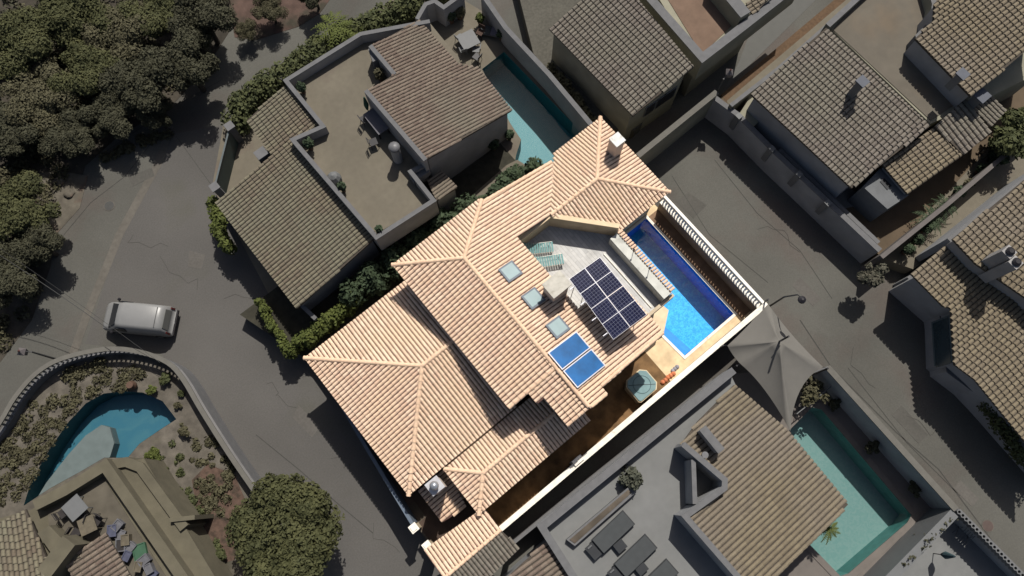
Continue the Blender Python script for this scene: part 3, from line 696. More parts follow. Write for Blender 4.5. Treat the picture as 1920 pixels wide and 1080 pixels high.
def bil(u,v): return (PA*(1-u)+PB_*u)*(1-v)+(PD*(1-u)+PC*u)*v
for i in range(2):
    for j in range(2):
        u0,u1=i*.5+.003,(i+1)*.5-.003; v0,v1=j*.5+.002,(j+1)*.5-.002
        q=[bil(u0,v1),bil(u1,v1),bil(u1,v0),bil(u0,v0)]
        b=MB(); b.add(q+[p-Vector((0,0,.04)) for p in q],[(0,1,2,3),(7,6,5,4),(0,4,5,1),(1,5,6,2),(2,6,7,3),(3,7,4,0)])
        pn=b.build("panel",ALU,t)
        for h in range(2):
            va,vb=v0+(v1-v0)*(h*.5)+.003,v0+(v1-v0)*(h*.5+.5)-.003; e=.007
            q=[bil(u0+e,vb),bil(u1-e,vb),bil(u1-e,va),bil(u0+e,va)]
            link("cell_sheet",[p+Vector((0,0,.004)) for p in q],[(0,1,2,3)],CELL,pn)
for v in (.12,.37,.63,.88):
    b=MB(); a=bil(-.14,v)-Vector((0,0,.08)); c=bil(1.02,v)-Vector((0,0,.08)); b.tube([a,c],.03,6); b.build("rail",ALU,t)
    for u in (.0,.5,1.0):
        p=bil(u,v)-Vector((0,0,.08)); zb=zUe(p.x,p.y)+.02 if (p.y<4.9 or p.x<8.5) else 3.0
        b=MB(); b.tube([p,(p.x,p.y,zb)],.025,6); b.build("strut",ALU,t)
# solar thermal collectors
COLL=mat("collector_glass",(.003,.095,.28),.25,.12,40,spec=.5,var2=.30,scale2=.7)
for (y0,y1,lb) in ((2.965,4.07,"blue solar thermal collector nearer the skylights"),(1.80,2.90,"blue solar thermal collector at the roof's lower edge")):
    t=empty("solar_collector",(6.6,y0,6.2),lb,"solar collector",group=None)
    b=MB(); zf=lambda x,y:zUe(x,y)+.24
    b.prism([(5.64,y0),(7.58,y0),(7.58,y1),(5.64,y1)],lambda x,y:zf(x,y)-.09,zf); fr=b.build("frame",ALU,t)
    b=MB(); b.prism([(5.70,y0+.05),(7.52,y0+.05),(7.52,y1-.05),(5.70,y1-.05)],lambda x,y:zf(x,y)+.001,lambda x,y:zf(x,y)+.006); b.build("glass",COLL,t)
    b=MB()
    for x in (5.8,7.4): b.tube([(x,y0+.1,zUe(x,0)),(x,y0+.1,zf(x,0)-.06)],.03,6); b.tube([(x,y1-.1,zUe(x,0)),(x,y1-.1,zf(x,0)-.06)],.03,6)
    b.build("bracket",DARKM,t)
# sun loungers on the terrace (slatted)
TEAL=mat("teal_fabric",(.14,.27,.27),.85,.2,8)
def lounger_slat(x,y,rz,lb):
    t=empty("sun_lounger",(x,y,3.0),lb,"sun lounger","teal slatted loungers on the roof terrace")
    R=Matrix.Translation((x,y,3.0))@Matrix.Rotation(rz,4,'Z')
    b=MB()
    for yy in (-.30,.30): b.tube([R@Vector((-.85,yy,.32)),R@Vector((.85,yy,.32))],.025,6)
    b.build("frame",WHITE_CAP,t)
    for (xx,yy) in ((-.7,-.3),(-.7,.3),(.7,-.3),(.7,.3)):
        b=MB(); b.tube([R@Vector((xx,yy,0)),R@Vector((xx,yy,.31))],.022,6); b.build("leg",WHITE_CAP,t)
    b=MB()
    for i in range(13):
        xx=-.82+i*.137; z=.35+(0 if xx>-.2 else (-.2-xx)*.55); b.box(xx-.045,xx+.045,-.29,.29,z,z+.025,0,R)
    b.build("slats",TEAL,t)
_p=at(1008,466,3.3); _q=at(1027,490,3.3)
lounger_slat(_p.x,_p.y,radians(-33),"teal slatted lounger in the terrace's shaded corner")
lounger_slat(_q.x,_q.y,radians(-30),"teal slatted lounger next to the square chimney")
for (x,y,lb) in ((13.22,5.65,"thin dark lamp post on the terrace ledge, farther from the street corner"),(13.22,4.35,"thin dark lamp post on the terrace ledge, nearer the pool's bright end")):
    t=empty("terrace_lamp",(x,y,3.88),lb,"lamp"); b=MB(); b.tube([(x,y,3.88),(x,y,4.45),(x-.05,y,4.5)],.018,6); b.build("pole",DARKM,t)
    b=MB(); b.lathe((x-.05,y,4.46),[(.03,0),(.06,.03),(.05,.08),(.01,.10)],8); b.build("lamp_head",DARKM,t)
# covered hot tub
t=empty("hot_tub",(9.4,-.05,0),"square hot tub with a grey teal cover and round seam beside the lane wall","hot tub")
TB=mat("tub_cover",(.16,.25,.26),.7,.12,3,stain=((.12,.2,.21),1.5,.5))
x0,x1,y0,y1=8.62,10.12,-.80,.62; c=.28
oc=[(x0+.1,y0),(x1-c,y0),(x1,y0+c),(x1,y1-c),(x1-c,y1),(x0+c,y1),(x0,y1-c),(x0,y0+.1)]
b=MB(); b.prism(oc,.03,.86); b.build("cabinet",mat("tub_shell",(.30,.24,.16),.7,.15,4),t)
b=MB(); b.prism(shrink(oc,1.03),.86,.95); b.build("rim",mat("tub_rim",(.55,.45,.30),.7,.1,4),t)
b=MB(); b.prism(shrink(oc,.95),.95,1.03); cv=b.build("cover",TB,t)
b=MB(); cx,cy=9.37,-.09
b.ribbon([(cx+.5*cos(2*pi*k/28),cy+.5*sin(2*pi*k/28)) for k in range(28)],.03,1.03,1.045,closed=True); b.build("seam",mat("seam_dark",(.05,.09,.10),.7,.1,3),cv)
b=MB(); b.tube([(8.75,.35,1.04),(9.98,-.55,1.04)],.014,5); b.build("strap",DARKM,cv)
t=empty("towel_pile",(10.9,-.72,.05),"crumpled orange towels and grey cloth by the lane wall","towels")
b=MB(); rnd=random.Random(4)
for i in range(5):
    x=10.6+i*.2; b.lathe((x,-.72+rnd.uniform(-.06,.06),.04),[(.12,0),(.15,.06),(.10,.14),(.03,.18)],7)
b.build("towel",mat("orange_cloth",(.50,.17,.08),.9,.3,5),t)
b=MB()
for i in range(3): b.lathe((11.5+i*.17,-.62,.04),[(.12,0),(.13,.05),(.06,.12)],7)
b.build("cloth",mat("grey_cloth",(.25,.24,.27),.9,.3,5),t)
# pool ladder rails
t=empty("pool_ladder",(13.98,7.25,0),"small white pool ladder at the shaded end of the blue pool","pool ladder")
b=MB()
for x in (13.85,14.3): b.tube([(x,7.55,.05),(x,7.5,.7),(x,7.25,.8),(x,7.12,.4),(x,7.1,-.8)],.035,7)
b.build("rails",WHITE_CAP,t)
b=MB()
for z in (-.2,-.5): b.box(13.85,14.3,7.07,7.13,z,z+.04)
b.build("tread",WHITE_CAP,t)

# =================================================================== NEIGHBOURS
def body(parent, pts, z1, m, z0=0, name="wall"):
    b=MB(); b.prism(xy(ats(pts,z1)),z0,z1); return b.build(name,m,parent)
def pribbon(parent, pts, wd, z0, z1, m, name="wall", closed=False):
    b=MB(); b.ribbon(xy(ats(pts,z1)),wd,z0,z1,closed=closed); o=b.build(name,m,parent)
    if m in (W_GREY,W_BLUE,W_OLIVE):
        b=MB(); b.ribbon(xy(ats(pts,z1)),wd+.03,z1-.012,z1+.03,closed=closed); b.build("coping",mat("dimmed_pale",(.112,.112,.115),.9,.1,3),o)  # darker cap added to tone down the sunlit wall tops
    return o
def under(parent, W, zf, m, k=.93, z0=0, name="wall", gap=.18):
    b=MB(); b.prism(shrink(W,k),z0,lambda x,y:zf(x,y)-gap); return b.build(name,m,parent)
def window(parent, pa, pb, za, w_, h_, depth, m=GLASS_D, name="window"):
    pass
def wallbox(px,py,z,a,lx,ly,lz):
    """box footprint at a pixel: centre at height z, rotated a"""
    c=at(px,py,z); R=Matrix.Rotation(a,3,'Z')
    return [(c.x+(R@Vector((sx*lx/2,sy*ly/2,0))).x, c.y+(R@Vector((sx*lx/2,sy*ly/2,0))).y) for sx,sy in ((-1,-1),(1,-1),(1,1),(-1,1))]

# --- A: white villa with roof terrace ---------------------------------
A=empty("terrace_villa",(5,22,0),"villa with a bare tan roof terrace and olive tiled roofs at upper left","villa")
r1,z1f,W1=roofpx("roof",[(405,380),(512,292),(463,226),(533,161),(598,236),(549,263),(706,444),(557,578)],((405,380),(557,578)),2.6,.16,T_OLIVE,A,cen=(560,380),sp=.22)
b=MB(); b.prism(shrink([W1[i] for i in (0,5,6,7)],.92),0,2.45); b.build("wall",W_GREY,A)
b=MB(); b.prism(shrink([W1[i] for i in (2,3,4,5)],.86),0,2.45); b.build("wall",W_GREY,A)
TZ=3.35
ter=[(806,44),(674,72),(540,156),(612,240),(556,267),(706,438),(806,378),(768,325),(800,300),(900,240),(860,110)]
b=MB(); b.prism(xy(ats(ter,TZ)),0,TZ); b.build("wall",W_GREY,A)
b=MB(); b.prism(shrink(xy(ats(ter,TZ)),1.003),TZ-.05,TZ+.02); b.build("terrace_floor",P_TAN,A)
pribbon(A,[(806,40),(676,64),(536,151),(606,237),(549,262),(706,445),(813,376),(770,322),(797,308)],.22,2.2,4.15,W_GREY,"parapet")
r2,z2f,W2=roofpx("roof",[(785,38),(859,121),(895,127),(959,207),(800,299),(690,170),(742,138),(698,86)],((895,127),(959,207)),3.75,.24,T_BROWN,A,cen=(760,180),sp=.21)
under(A,W2,z2f,W_GREY,.95,0)
# high white edge of that roof over the terrace
def zoff(zf,d): return lambda x,y: zf(x,y)+d
b=MB(); e=[W2[5],W2[4]]; z_=z2f(*W2[5]); b.ribbon([(e[0][0]-.1,e[0][1]+.05),(e[1][0]-.1,e[1][1]-.05)],.22,TZ,z_+.06); pw=b.build("parapet",W_GREY,A); b=MB(); b.ribbon([(e[0][0]-.1,e[0][1]+.05),(e[1][0]-.1,e[1][1]-.05)],.25,z_+.05,z_+.09); b.build("coping",mat("dimmed_pale",(.112,.112,.115)),pw)
b=MB(); e=[W2[7],W2[6]]; z_=z2f(*W2[7]); b.ribbon([(e[0][0]-.1,e[0][1]+.05),(e[1][0]-.1,e[1][1]-.05)],.22,TZ,z_+.06); pw=b.build("parapet",W_GREY,A); b=MB(); b.ribbon([(e[0][0]-.1,e[0][1]+.05),(e[1][0]-.1,e[1][1]-.05)],.25,z_+.05,z_+.09); b.build("coping",mat("dimmed_pale",(.112,.112,.115)),pw)
q=xy(ats([(690,92),(703,88),(712,110),(699,116)],4.6)); b=MB(); b.prism(q,TZ,4.6); b.build("pier",mat("dimmed_pale",(.112,.112,.115)),A)
q=xy(ats([(766,326),(796,306),(806,320),(776,342)],3.9)); b=MB(); b.prism(q,TZ,3.9); b.build("pier",mat("dimmed_pale",(.112,.112,.115)),A)
r3,z3f,W3=roofpx("roof",[(800,338),(828,322),(857,352),(818,376)],((857,352),(828,322)),2.9,.2,T_BROWN,A,cen=(805,360),sp=.2)
b=MB(); b.prism(shrink(W3,.85),0,2.7); b.build("wall",W_GREY,A)
b=MB(); c=at(741,282,4.6); b.tube([(c.x,c.y,TZ),(c.x,c.y,4.9)],.28,10); f1=b.build("flue",W_GREY,A)
b=MB(); b.lathe((c.x,c.y,4.9),[(.2,0),(.33,.05),(.33,.16),(.2,.26),(.04,.3)],12); b.build("cowl",mat("zinc",(.12,.12,.125),.45,.15,5),f1,smooth=True)
b=MB(); c=at(490,288,3.1); b.box(c.x-.35,c.x+.35,c.y-.3,c.y+.3,0,3.2); b.build("chimney",mat("dimmed_pale",(.112,.112,.115)),A)
# yard walls of A
t=empty("white_wall",tuple(at(960,120,0)),"stuccoed wall along the teal pool, curling at its northern end","wall")
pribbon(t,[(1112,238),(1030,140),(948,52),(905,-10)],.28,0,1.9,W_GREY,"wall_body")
t=empty("white_wall",tuple(at(830,10,0)),"low curving white wall behind the patio planting","wall")
pribbon(t,[(782,36),(798,8),(815,2),(832,14),(868,-12)],.24,0,1.9,W_GREY,"wall_body")
# sliding gate and posts beside A
t=empty("sliding_gate",tuple(at(420,300,0)),"dark teal sheet metal gate beside the rounded hedge","gate")
b=MB(); p=ats([(430,243),(404,346)],1.7); b.ribbon(xy(p),.06,.05,1.7); b.build("panel",mat("teal_metal",(.03,.05,.05),.5,.1,3),t)
b=MB(); b.ribbon(xy(p),.10,1.7,1.76); b.build("rail",mat("gate_rail",(.07,.085,.09),.5,.1,3),t)
for (px,py,lb) in ((430,236,"pale square gate post under the rounded hedge"),(402,350,"pale gate post at the tiled roof's western corner")):
    c=at(px,py,1.9); t=empty("gate_post",(c.x,c.y,0),lb,"gate post"); b=MB(); b.box(c.x-.2,c.x+.2,c.y-.2,c.y+.2,0,1.85); b.build("shaft",mat("dimmed_pale",(.112,.112,.115)),t)
    b=MB(); b.box(c.x-.26,c.x+.26,c.y-.26,c.y+.26,1.85,1.93); b.build("cap",mat("dimmed_pale",(.112,.112,.115)),t)
t=empty("yard_wall",tuple(at(500,570,0)),"low white wall stub at the tiled roof's southern corner","wall")
pribbon(t,[(565,572),(592,598)],.2,0,1.4,W_GREY,"wall_body")

# --- B: olive house top centre ----------------------------------------
B=empty("olive_house",(20,24,0),"olive rendered house with a grey tiled roof and pink terrace at top centre","house")
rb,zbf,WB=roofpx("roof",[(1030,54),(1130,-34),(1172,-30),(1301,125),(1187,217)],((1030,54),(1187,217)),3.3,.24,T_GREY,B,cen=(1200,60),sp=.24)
under(B,WB,zbf,W_OLIVE,.93,0)
bt=[(1226,-40),(1330,-40),(1376,44),(1372,60),(1318,104)]
b=MB(); b.prism(xy(ats([(1200,-60),(1400,-60),(1420,30),(1310,118)],3.0)),0,3.0); b.build("wall",W_OLIVE,B)
b=MB(); b.prism(xy(ats([(1222,-50),(1340,-50),(1376,44),(1316,102)],3.02)),2.9,3.03); b.build("terrace_floor",P_TERRA,B)
pribbon(B,[(1185,-42),(1317,108),(1385,56),(1500,-34)],.5,2.0,3.9,W_OLIVE,"parapet")
pribbon(B,[(1340,-42),(1398,28)],.7,2.0,4.3,W_OLIVE,"parapet")
rB2,_,_w=roofpx("roof",[(1398,10),(1440,-30),(1470,-30),(1412,28)],((1398,10),(1412,28)),3.9,.2,T_SAND,B,cen=(1450,-20),sp=.24)
# windows in the lane-side wall
eW=Vector(WB[3])-Vector(WB[4]); eL=eW.length; eW.normalize(); nW=Vector((eW.y,-eW.x)); 
cB=Vector(((sum(p[0] for p in WB)/5),(sum(p[1] for p in WB)/5)))
if (Vector(WB[4])-cB).dot(nW)<0: nW=-nW
for (s,wd) in ((.42,.8),(.62,.7),(.80,1.0)):
    Q=shrink(WB,.93); P0=Vector(Q[4])+(Vector(Q[3])-Vector(Q[4]))*s; a=P0-eW*wd/2; c=P0+eW*wd/2
    b=MB(); b.prism([tuple(a+nW*.0),tuple(c+nW*.0),tuple(c+nW*.06),tuple(a+nW*.06)],1.0,2.2); wn=b.build("window",WHITE_D,B)
    b=MB(); a2=a+eW*.07;c2=c-eW*.07; b.prism([tuple(a2+nW*.05),tuple(c2+nW*.05),tuple(c2+nW*.075),tuple(a2+nW*.075)],1.08,2.12); b.build("pane",GLASS_D,wn)
t=empty("lane_wall",tuple(at(1260,240,0)),"olive wall with pale coping between the shaded lane and the street","wall")
pribbon(t,[(1196,292),(1344,172)],.24,0,1.9,W_OLIVE,"wall_body"); 
b=MB(); b.ribbon(xy(ats([(1196,292),(1344,172)],1.98)),.34,1.9,1.98); b.build("coping",mat("pale_coping",(.105,.10,.088),.9,.08,3),t)

# --- C: right house -----------------------------------------------------
Cc=empty("beige_house",(33,12,0),"large beige house with weathered grey tiled roofs and flat terrace at upper right","house")
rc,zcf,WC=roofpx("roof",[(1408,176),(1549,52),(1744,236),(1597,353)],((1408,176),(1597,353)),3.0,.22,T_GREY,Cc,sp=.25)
under(Cc,WC,zcf,W_BLUE,.94,0)
b=MB(); b.prism(xy(ats([(1556,52),(1645,-60),(1990,-60),(1960,130),(1860,180),(1745,232)],3.3)),0,3.3); b.build("wall",W_OLIVE,Cc)
b=MB(); b.prism(xy(ats([(1562,56),(1648,-50),(1860,-50),(1800,190),(1745,226)],3.32)),3.2,3.34); b.build("terrace_floor",mat("beige_terrace",(.102,.090,.072),.9,.06,2,var2=.08,scale2=.3,stain=((.108,.086,.062),.25,.55)),Cc)
pribbon(Cc,[(1552,48),(1648,-40)],.3,3.0,3.9,W_OLIVE,"parapet")
pribbon(Cc,[(1738,-40),(1752,8),(1750,26)],.28,3.0,4.2,W_OLIVE,"parapet")
rc2,zc2,WC2=roofpx("roof",[(1752,6),(1840,-70),(1990,-60),(1990,40),(1821,181),(1716,72),(1750,40)],((1716,72),(1821,181)),5.0,.22,T_SAND,Cc,cen=(1900,40),sp=.25)
b=MB(); Q=WC2; b.prism([ (p[0],p[1]) for p in shrink(Q,.96)],3.2,lambda x,y:zc2(x,y)-.18); b.build("wall",W_GREY,Cc)
b=MB(); b.prism(xy(ats([(1716,66),(1736,46),(1746,58),(1722,82)],4.4)),3.3,4.4); b.build("wall",mat("dimmed_pale",(.112,.112,.115)),Cc)
rc3,zc3,WC3=roofpx("roof",[(1752,237),(1808,187),(1858,246),(1805,290)],((1858,246),(1805,290)),3.2,.2,T_GREY,Cc,sp=.34)
under(Cc,WC3,zc3,W_OLIVE,.9,0)
rc4,zc4,WC4=roofpx("roof",[(1655,310),(1748,240),(1804,292),(1702,364)],((1655,310),(1702,364)),2.8,.18,T_SAND,Cc,sp=.26)
under(Cc,WC4,zc4,W_BLUE,.92,0)
rc5,zc5,WC5=roofpx("roof",[(1822,200),(1852,172),(1884,208),(1856,238)],((1884,208),(1856,238)),3.0,.15,T_GREY,Cc,sp=.26)
under(Cc,WC5,zc5,W_OLIVE,.9,0)
body(Cc,[(1618,350),(1650,316),(1704,366),(1664,392)],2.3,mat("dull_block",(.115,.12,.125),.9,.1,2))
b=MB(); b.prism(xy(ats([(1650,340),(1658,334),(1672,348),(1664,356)],2.34)),2.2,2.34); b.build("skylight",GLASS_D,Cc)
def small_chimney(parent,px,py,zt,zb,s=.34,m=None):
    c=at(px,py,zt); m=m or WHITE_D
    b=MB(); b.box(c.x-s/2,c.x+s/2,c.y-s/2,c.y+s/2,zb,zt-.1); ch=b.build("chimney",m,parent)
    b=MB(); b.box(c.x-s*.7,c.x+s*.7,c.y-s*.7,c.y+s*.7,zt-.1,zt); b.build("cap",mat("slate_cap",(.075,.082,.10),.7,.1,3),ch)
small_chimney(Cc,1618,152,5.4,3.4,.42); small_chimney(Cc,1806,138,6.3,4.9,.42); small_chimney(Cc,1842,178,4.6,2.9,.55)
t=empty("street_wall",tuple(at(1500,330,0)),"long blue grey wall with square piers along the right-hand street","wall")
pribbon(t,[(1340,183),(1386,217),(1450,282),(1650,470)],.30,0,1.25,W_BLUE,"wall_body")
b=MB(); b.ribbon(xy(ats([(1462,280),(1560,372),(1648,455)],.9)),.25,.02,.9); b.build("planter",mat("dimmed_pale",(.112,.112,.115)),t)
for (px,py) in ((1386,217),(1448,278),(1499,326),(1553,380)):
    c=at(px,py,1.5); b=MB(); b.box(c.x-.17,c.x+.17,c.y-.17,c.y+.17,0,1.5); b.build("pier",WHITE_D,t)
t=empty("yard_wall",tuple(at(1790,360,0)),"pale wall between the two right-hand gardens, potted plants along it","wall")
pribbon(t,[(1653,482),(1780,380),(1990,200)],.26,0,1.6,mat("pale_pink_stucco",(.102,.092,.088),.9,.1,2),"wall_body")
t=empty("yard_wall",tuple(at(1380,200,0)),"olive garden wall with the brown tiled path below it","wall")
pribbon(t,[(1370,198),(1460,128),(1560,40)],.22,0,1.6,W_OLIVE,"wall_body")
b=MB(); b.prism(xy(ats([(1385,215),(1408,180),(1440,212),(1412,238)],1.1)),0,1.1); b.build("step_block",W_OLIVE,t)

# --- D: right edge house ---------------------------------------------
D=empty("corner_house",(38,-2,0),"house with beige grey tiled roofs and two slanted chimneys on the right edge","house")
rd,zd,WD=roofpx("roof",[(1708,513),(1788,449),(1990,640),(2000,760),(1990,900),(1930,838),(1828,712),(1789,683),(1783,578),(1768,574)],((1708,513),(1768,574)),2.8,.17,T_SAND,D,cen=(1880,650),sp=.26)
b=MB(); b.prism(xy(ats([(1722,516),(1790,462),(1980,640),(2000,800),(1930,800),(1845,712),(1800,672),(1796,580)],2.5)),0,2.5); b.build("wall",W_BLUE,D)
rd2,zd2,WD2=roofpx("roof",[(1786,448),(1960,305),(2000,340),(2000,640),(1925,560),(1830,495)],((1786,448),(1925,575)),4.3,.2,T_SAND,D,cen=(1950,440),sp=.27)
b=MB(); b.prism(shrink(WD2,.95),2.4,lambda x,y:zd2(x,y)-.18); b.build("wall",W_GREY,D)
pribbon(D,[(1780,452),(1960,308)],.35,0,3.6,W_BLUE,"parapet")
for (px,py) in ((1893,472),(1905,492)):
    c=at(px,py,6.2); b=MB(); b.box(c.x-.28,c.x+.28,c.y-.28,c.y+.28,3.5,6.2); ch=b.build("chimney",W_GREY,D)
    b=MB(); b.lathe((c.x,c.y,6.2),[(.2,0),(.24,.1),(.12,.2)],10); b.build("cowl",DARKM,ch)
p=ats([(1783,590),(1789,676)],2.3); b=MB(); b.ribbon(xy(p),.10,.3,2.3); wn=b.build("window",mat("blue_frame",(.06,.085,.10),.5,.1,3),D)
b=MB(); q=[v-Vector((.12,.05,0)) for v in p]; b.ribbon(xy(q),.04,.5,2.1); b.build("pane",mat("blue_glass",(.028,.045,.055),.15,.1,2,spec=.6),wn)
t=empty("street_wall",tuple(at(1740,600,0)),"curved low wall in shade around the corner house's front","wall")
pribbon(t,[(1703,518),(1764,580),(1778,696),(1830,735),(1990,915)],.2,0,.7,W_BLUE,"wall_body")

# --- E: lower right house ----------------------------------------------
E_=empty("sandy_villa",(12,-12,0),"villa with a big sandy tiled roof and grey sun terrace at lower right","villa")
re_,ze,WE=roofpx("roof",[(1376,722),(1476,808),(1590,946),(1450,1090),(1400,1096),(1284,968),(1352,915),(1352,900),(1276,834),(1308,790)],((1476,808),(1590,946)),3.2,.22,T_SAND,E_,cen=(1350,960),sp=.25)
b=MB(); b.prism(shrink([WE[i] for i in (0,1,2,3,4,5)],.93),0,2.95); b.build("wall",W_BLUE,E_)
EZ=3.0
et=[(1368,700),(1016,988),(1082,1100),(1200,1260),(1500,1260),(1395,1096),(1288,972),(1352,912),(1300,800),(1380,725)]
b=MB(); b.prism(xy(ats(et,EZ)),0,EZ); b.build("wall",W_BLUE,E_)
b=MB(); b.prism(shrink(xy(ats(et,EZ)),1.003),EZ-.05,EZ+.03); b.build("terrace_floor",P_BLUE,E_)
pribbon(E_,[(1376,694),(1016,988),(1100,1120)],.35,1.8,3.75,W_BLUE,"parapet")
hz=ze(*WE[5])+.12
b=MB(); P0,P1,P2,P3,P4=[Vector(WE[i]) for i in (4,5,6,7,8)]
Rb=[tuple(P0-Vector((.1,0))),tuple(P1),tuple(P2),tuple(P3),tuple(P4)]; b.ribbon(Rb,.26,EZ,hz); pw=b.build("parapet",W_BLUE,E_)
b=MB(); b.ribbon(Rb,.29,hz-.01,hz+.03); b.build("coping",mat("dimmed_pale",(.112,.112,.115)),pw)
pribbon(E_,[(1300,862),(1303,945)],.2,EZ,hz-.2,W_BLUE,"parapet")
c=at(1328,828,5.2); b=MB(); b.prism(wallbox(1335,824,5.0,radians(-92),1.35,.32,1),3.2,5.0); ch=b.build("chimney",W_BLUE,E_)
b=MB(); b.prism(wallbox(1335,824,5.06,radians(-92),1.45,.42,1),5.0,5.07); b.build("cap",mat("dimmed_pale",(.112,.112,.115)),ch)
b=MB(); c=at(1322,853,4.8); b.tube([(c.x,c.y,3.2),(c.x,c.y,4.7)],.1,8); b.tube([(c.x,c.y,4.7),(c.x,c.y,4.85)],.17,10); b.build("flue",mat("zinc",(.12,.12,.125)),E_)
re2,ze2,WE2=roofpx("roof",[(920,1110),(1028,1012),(1085,1100),(1060,1160)],((1028,1012),(1085,1100)),3.2,.18,T_BROWN,E_,cen=(960,1120),sp=.25)
under(E_,WE2,ze2,W_BLUE,.92,0)
# planter along the terrace edge
pl=ats([(1062,1012),(1180,912),(1192,924),(1078,1024)],3.45); b=MB(); b.prism(xy(pl),EZ+.03,3.42); b.build("planter",mat("dimmed_pale",(.112,.112,.115)),E_)
pl=ats([(1068,1012),(1178,918),(1184,924),(1078,1019)],3.47); b=MB(); b.prism(xy(pl),3.40,3.45); b.build("planter_soil",SOIL,E_)
t=empty("street_wall",tuple(at(1670,820,0)),"blue grey wall between the jade pool and the street","wall")
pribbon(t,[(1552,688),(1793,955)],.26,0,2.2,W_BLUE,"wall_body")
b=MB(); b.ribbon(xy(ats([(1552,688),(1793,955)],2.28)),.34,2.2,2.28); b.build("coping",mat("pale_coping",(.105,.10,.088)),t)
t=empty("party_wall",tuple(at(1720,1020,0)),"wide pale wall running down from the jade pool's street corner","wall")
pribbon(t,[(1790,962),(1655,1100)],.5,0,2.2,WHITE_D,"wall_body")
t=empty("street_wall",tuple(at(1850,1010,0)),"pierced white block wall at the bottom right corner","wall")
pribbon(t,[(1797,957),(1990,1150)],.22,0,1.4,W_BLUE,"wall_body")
for i in range(26):
    p0=at(1800+i*6.6,960+i*6.6,1.9); b=MB(); 
    b.ribbon([(p0.x+.11*cos(2*pi*k/6),p0.y+.11*sin(2*pi*k/6)) for k in range(6)],.045,1.4,1.85,closed=True); b.build("pierced_block",WHITE_D,t)
t=empty("lane_wall",tuple(at(1200,800,0)),"low rendered wall with iron clamps on the lane's lower side","wall")
pribbon(t,[(1350,706),(1100,905),(960,1020)],.16,0,.9,W_GREY,"wall_body")
t=empty("bracket_rack",tuple(at(1105,908,.9)),"small row of iron brackets on the low lane wall","bracket")
for i in range(4):
    c=at(1094+i*9,914-i*8,1.0); b=MB(); b.tube([(c.x,c.y,.9),(c.x,c.y,1.3),(c.x+.22,c.y-.2,1.3),(c.x+.22,c.y-.2,1.0)],.03,5); b.build("bracket",DARKM,t)
for (px,py,lb) in ((1160,872,"small dark meter box on the lane wall beside the leafy tree"),(1268,776,"small dark clamp on the lane wall's upper half")):
    c=at(px,py,1.0); t=empty("wall_box",(c.x,c.y,.9),lb,"box"); b=MB(); b.box(c.x-.14,c.x+.14,c.y-.1,c.y+.1,.9,1.2); b.build("housing",DARKM,t)
    b=MB(); b.box(c.x-.17,c.x+.17,c.y-.13,c.y+.13,1.2,1.23); b.build("lid",mat("slate_cap",(.075,.082,.10)),t)

# shade sail ---------------------------------------------------------
t=empty("shade_sail",tuple(at(1462,650,0)),"off-white tensile shade sail with pointed corners above the pool house","shade sail")
pkq=at(1462,640,3.9); ring=[]
cor=[((1440,570),2.4),((1364,648),2.4),((1388,682),2.5),((1482,808),2.8),((1543,688),2.4)]
C3=[at(*c[0],c[1]) for c in cor]
V=[pkq];F=[]; NS=10; rows=5
cols=[]
for i in range(5):
    a,c=C3[i],C3[(i+1)%5]; mid=(a+c)/2; inw=(Vector((pkq.x,pkq.y,0))-Vector((mid.x,mid.y,0))); sag=(.03,.0,.13,.16,.04)[i]
    for k in range(NS):
        u=k/NS; cols.append(a+(c-a)*u+inw*sag*4*u*(1-u)-Vector((0,0,.15*4*u*(1-u))))
n_=len(cols)
for r in range(1,rows+1):
    s=r/rows
    for p in cols:
        v=pkq+(p-pkq)*s; v.z=pkq.z+(p.z-pkq.z)*(s**.75); V.append(v)
for k in range(n_): F.append((0,1+k,1+(k+1)%n_))
for r in range(rows-1):
    for k in range(n_):
        a=1+r*n_+k;b_=1+r*n_+(k+1)%n_; F.append((a,a+n_,b_+n_,b_))
V2=V+[v-Vector((0,0,.02)) for v in V]; N0=len(V); F2=F+[tuple(N0+i for i in f[::-1]) for f in F]
link("canopy",V2,F2,SAIL,t,smooth=True)
b=MB(); b.tube([(pkq.x,pkq.y,0),(pkq.x,pkq.y,5.3)],.05,8); b.tube([(pkq.x-.15,pkq.y,4.3),(pkq.x+.15,pkq.y,4.3)],.03,6); b.build("mast",DARKM,t)
for i,(p) in enumerate(C3):
    b=MB(); o_=(p-pkq); o_.z=0; o_.normalize(); q=p+o_*.25; b.tube([(q.x,q.y,0),(q.x,q.y,p.z+.1)],.05,7); b.tube([p,(q.x,q.y,p.z+.05)],.015,5); b.build("corner_post",DARKM,t)

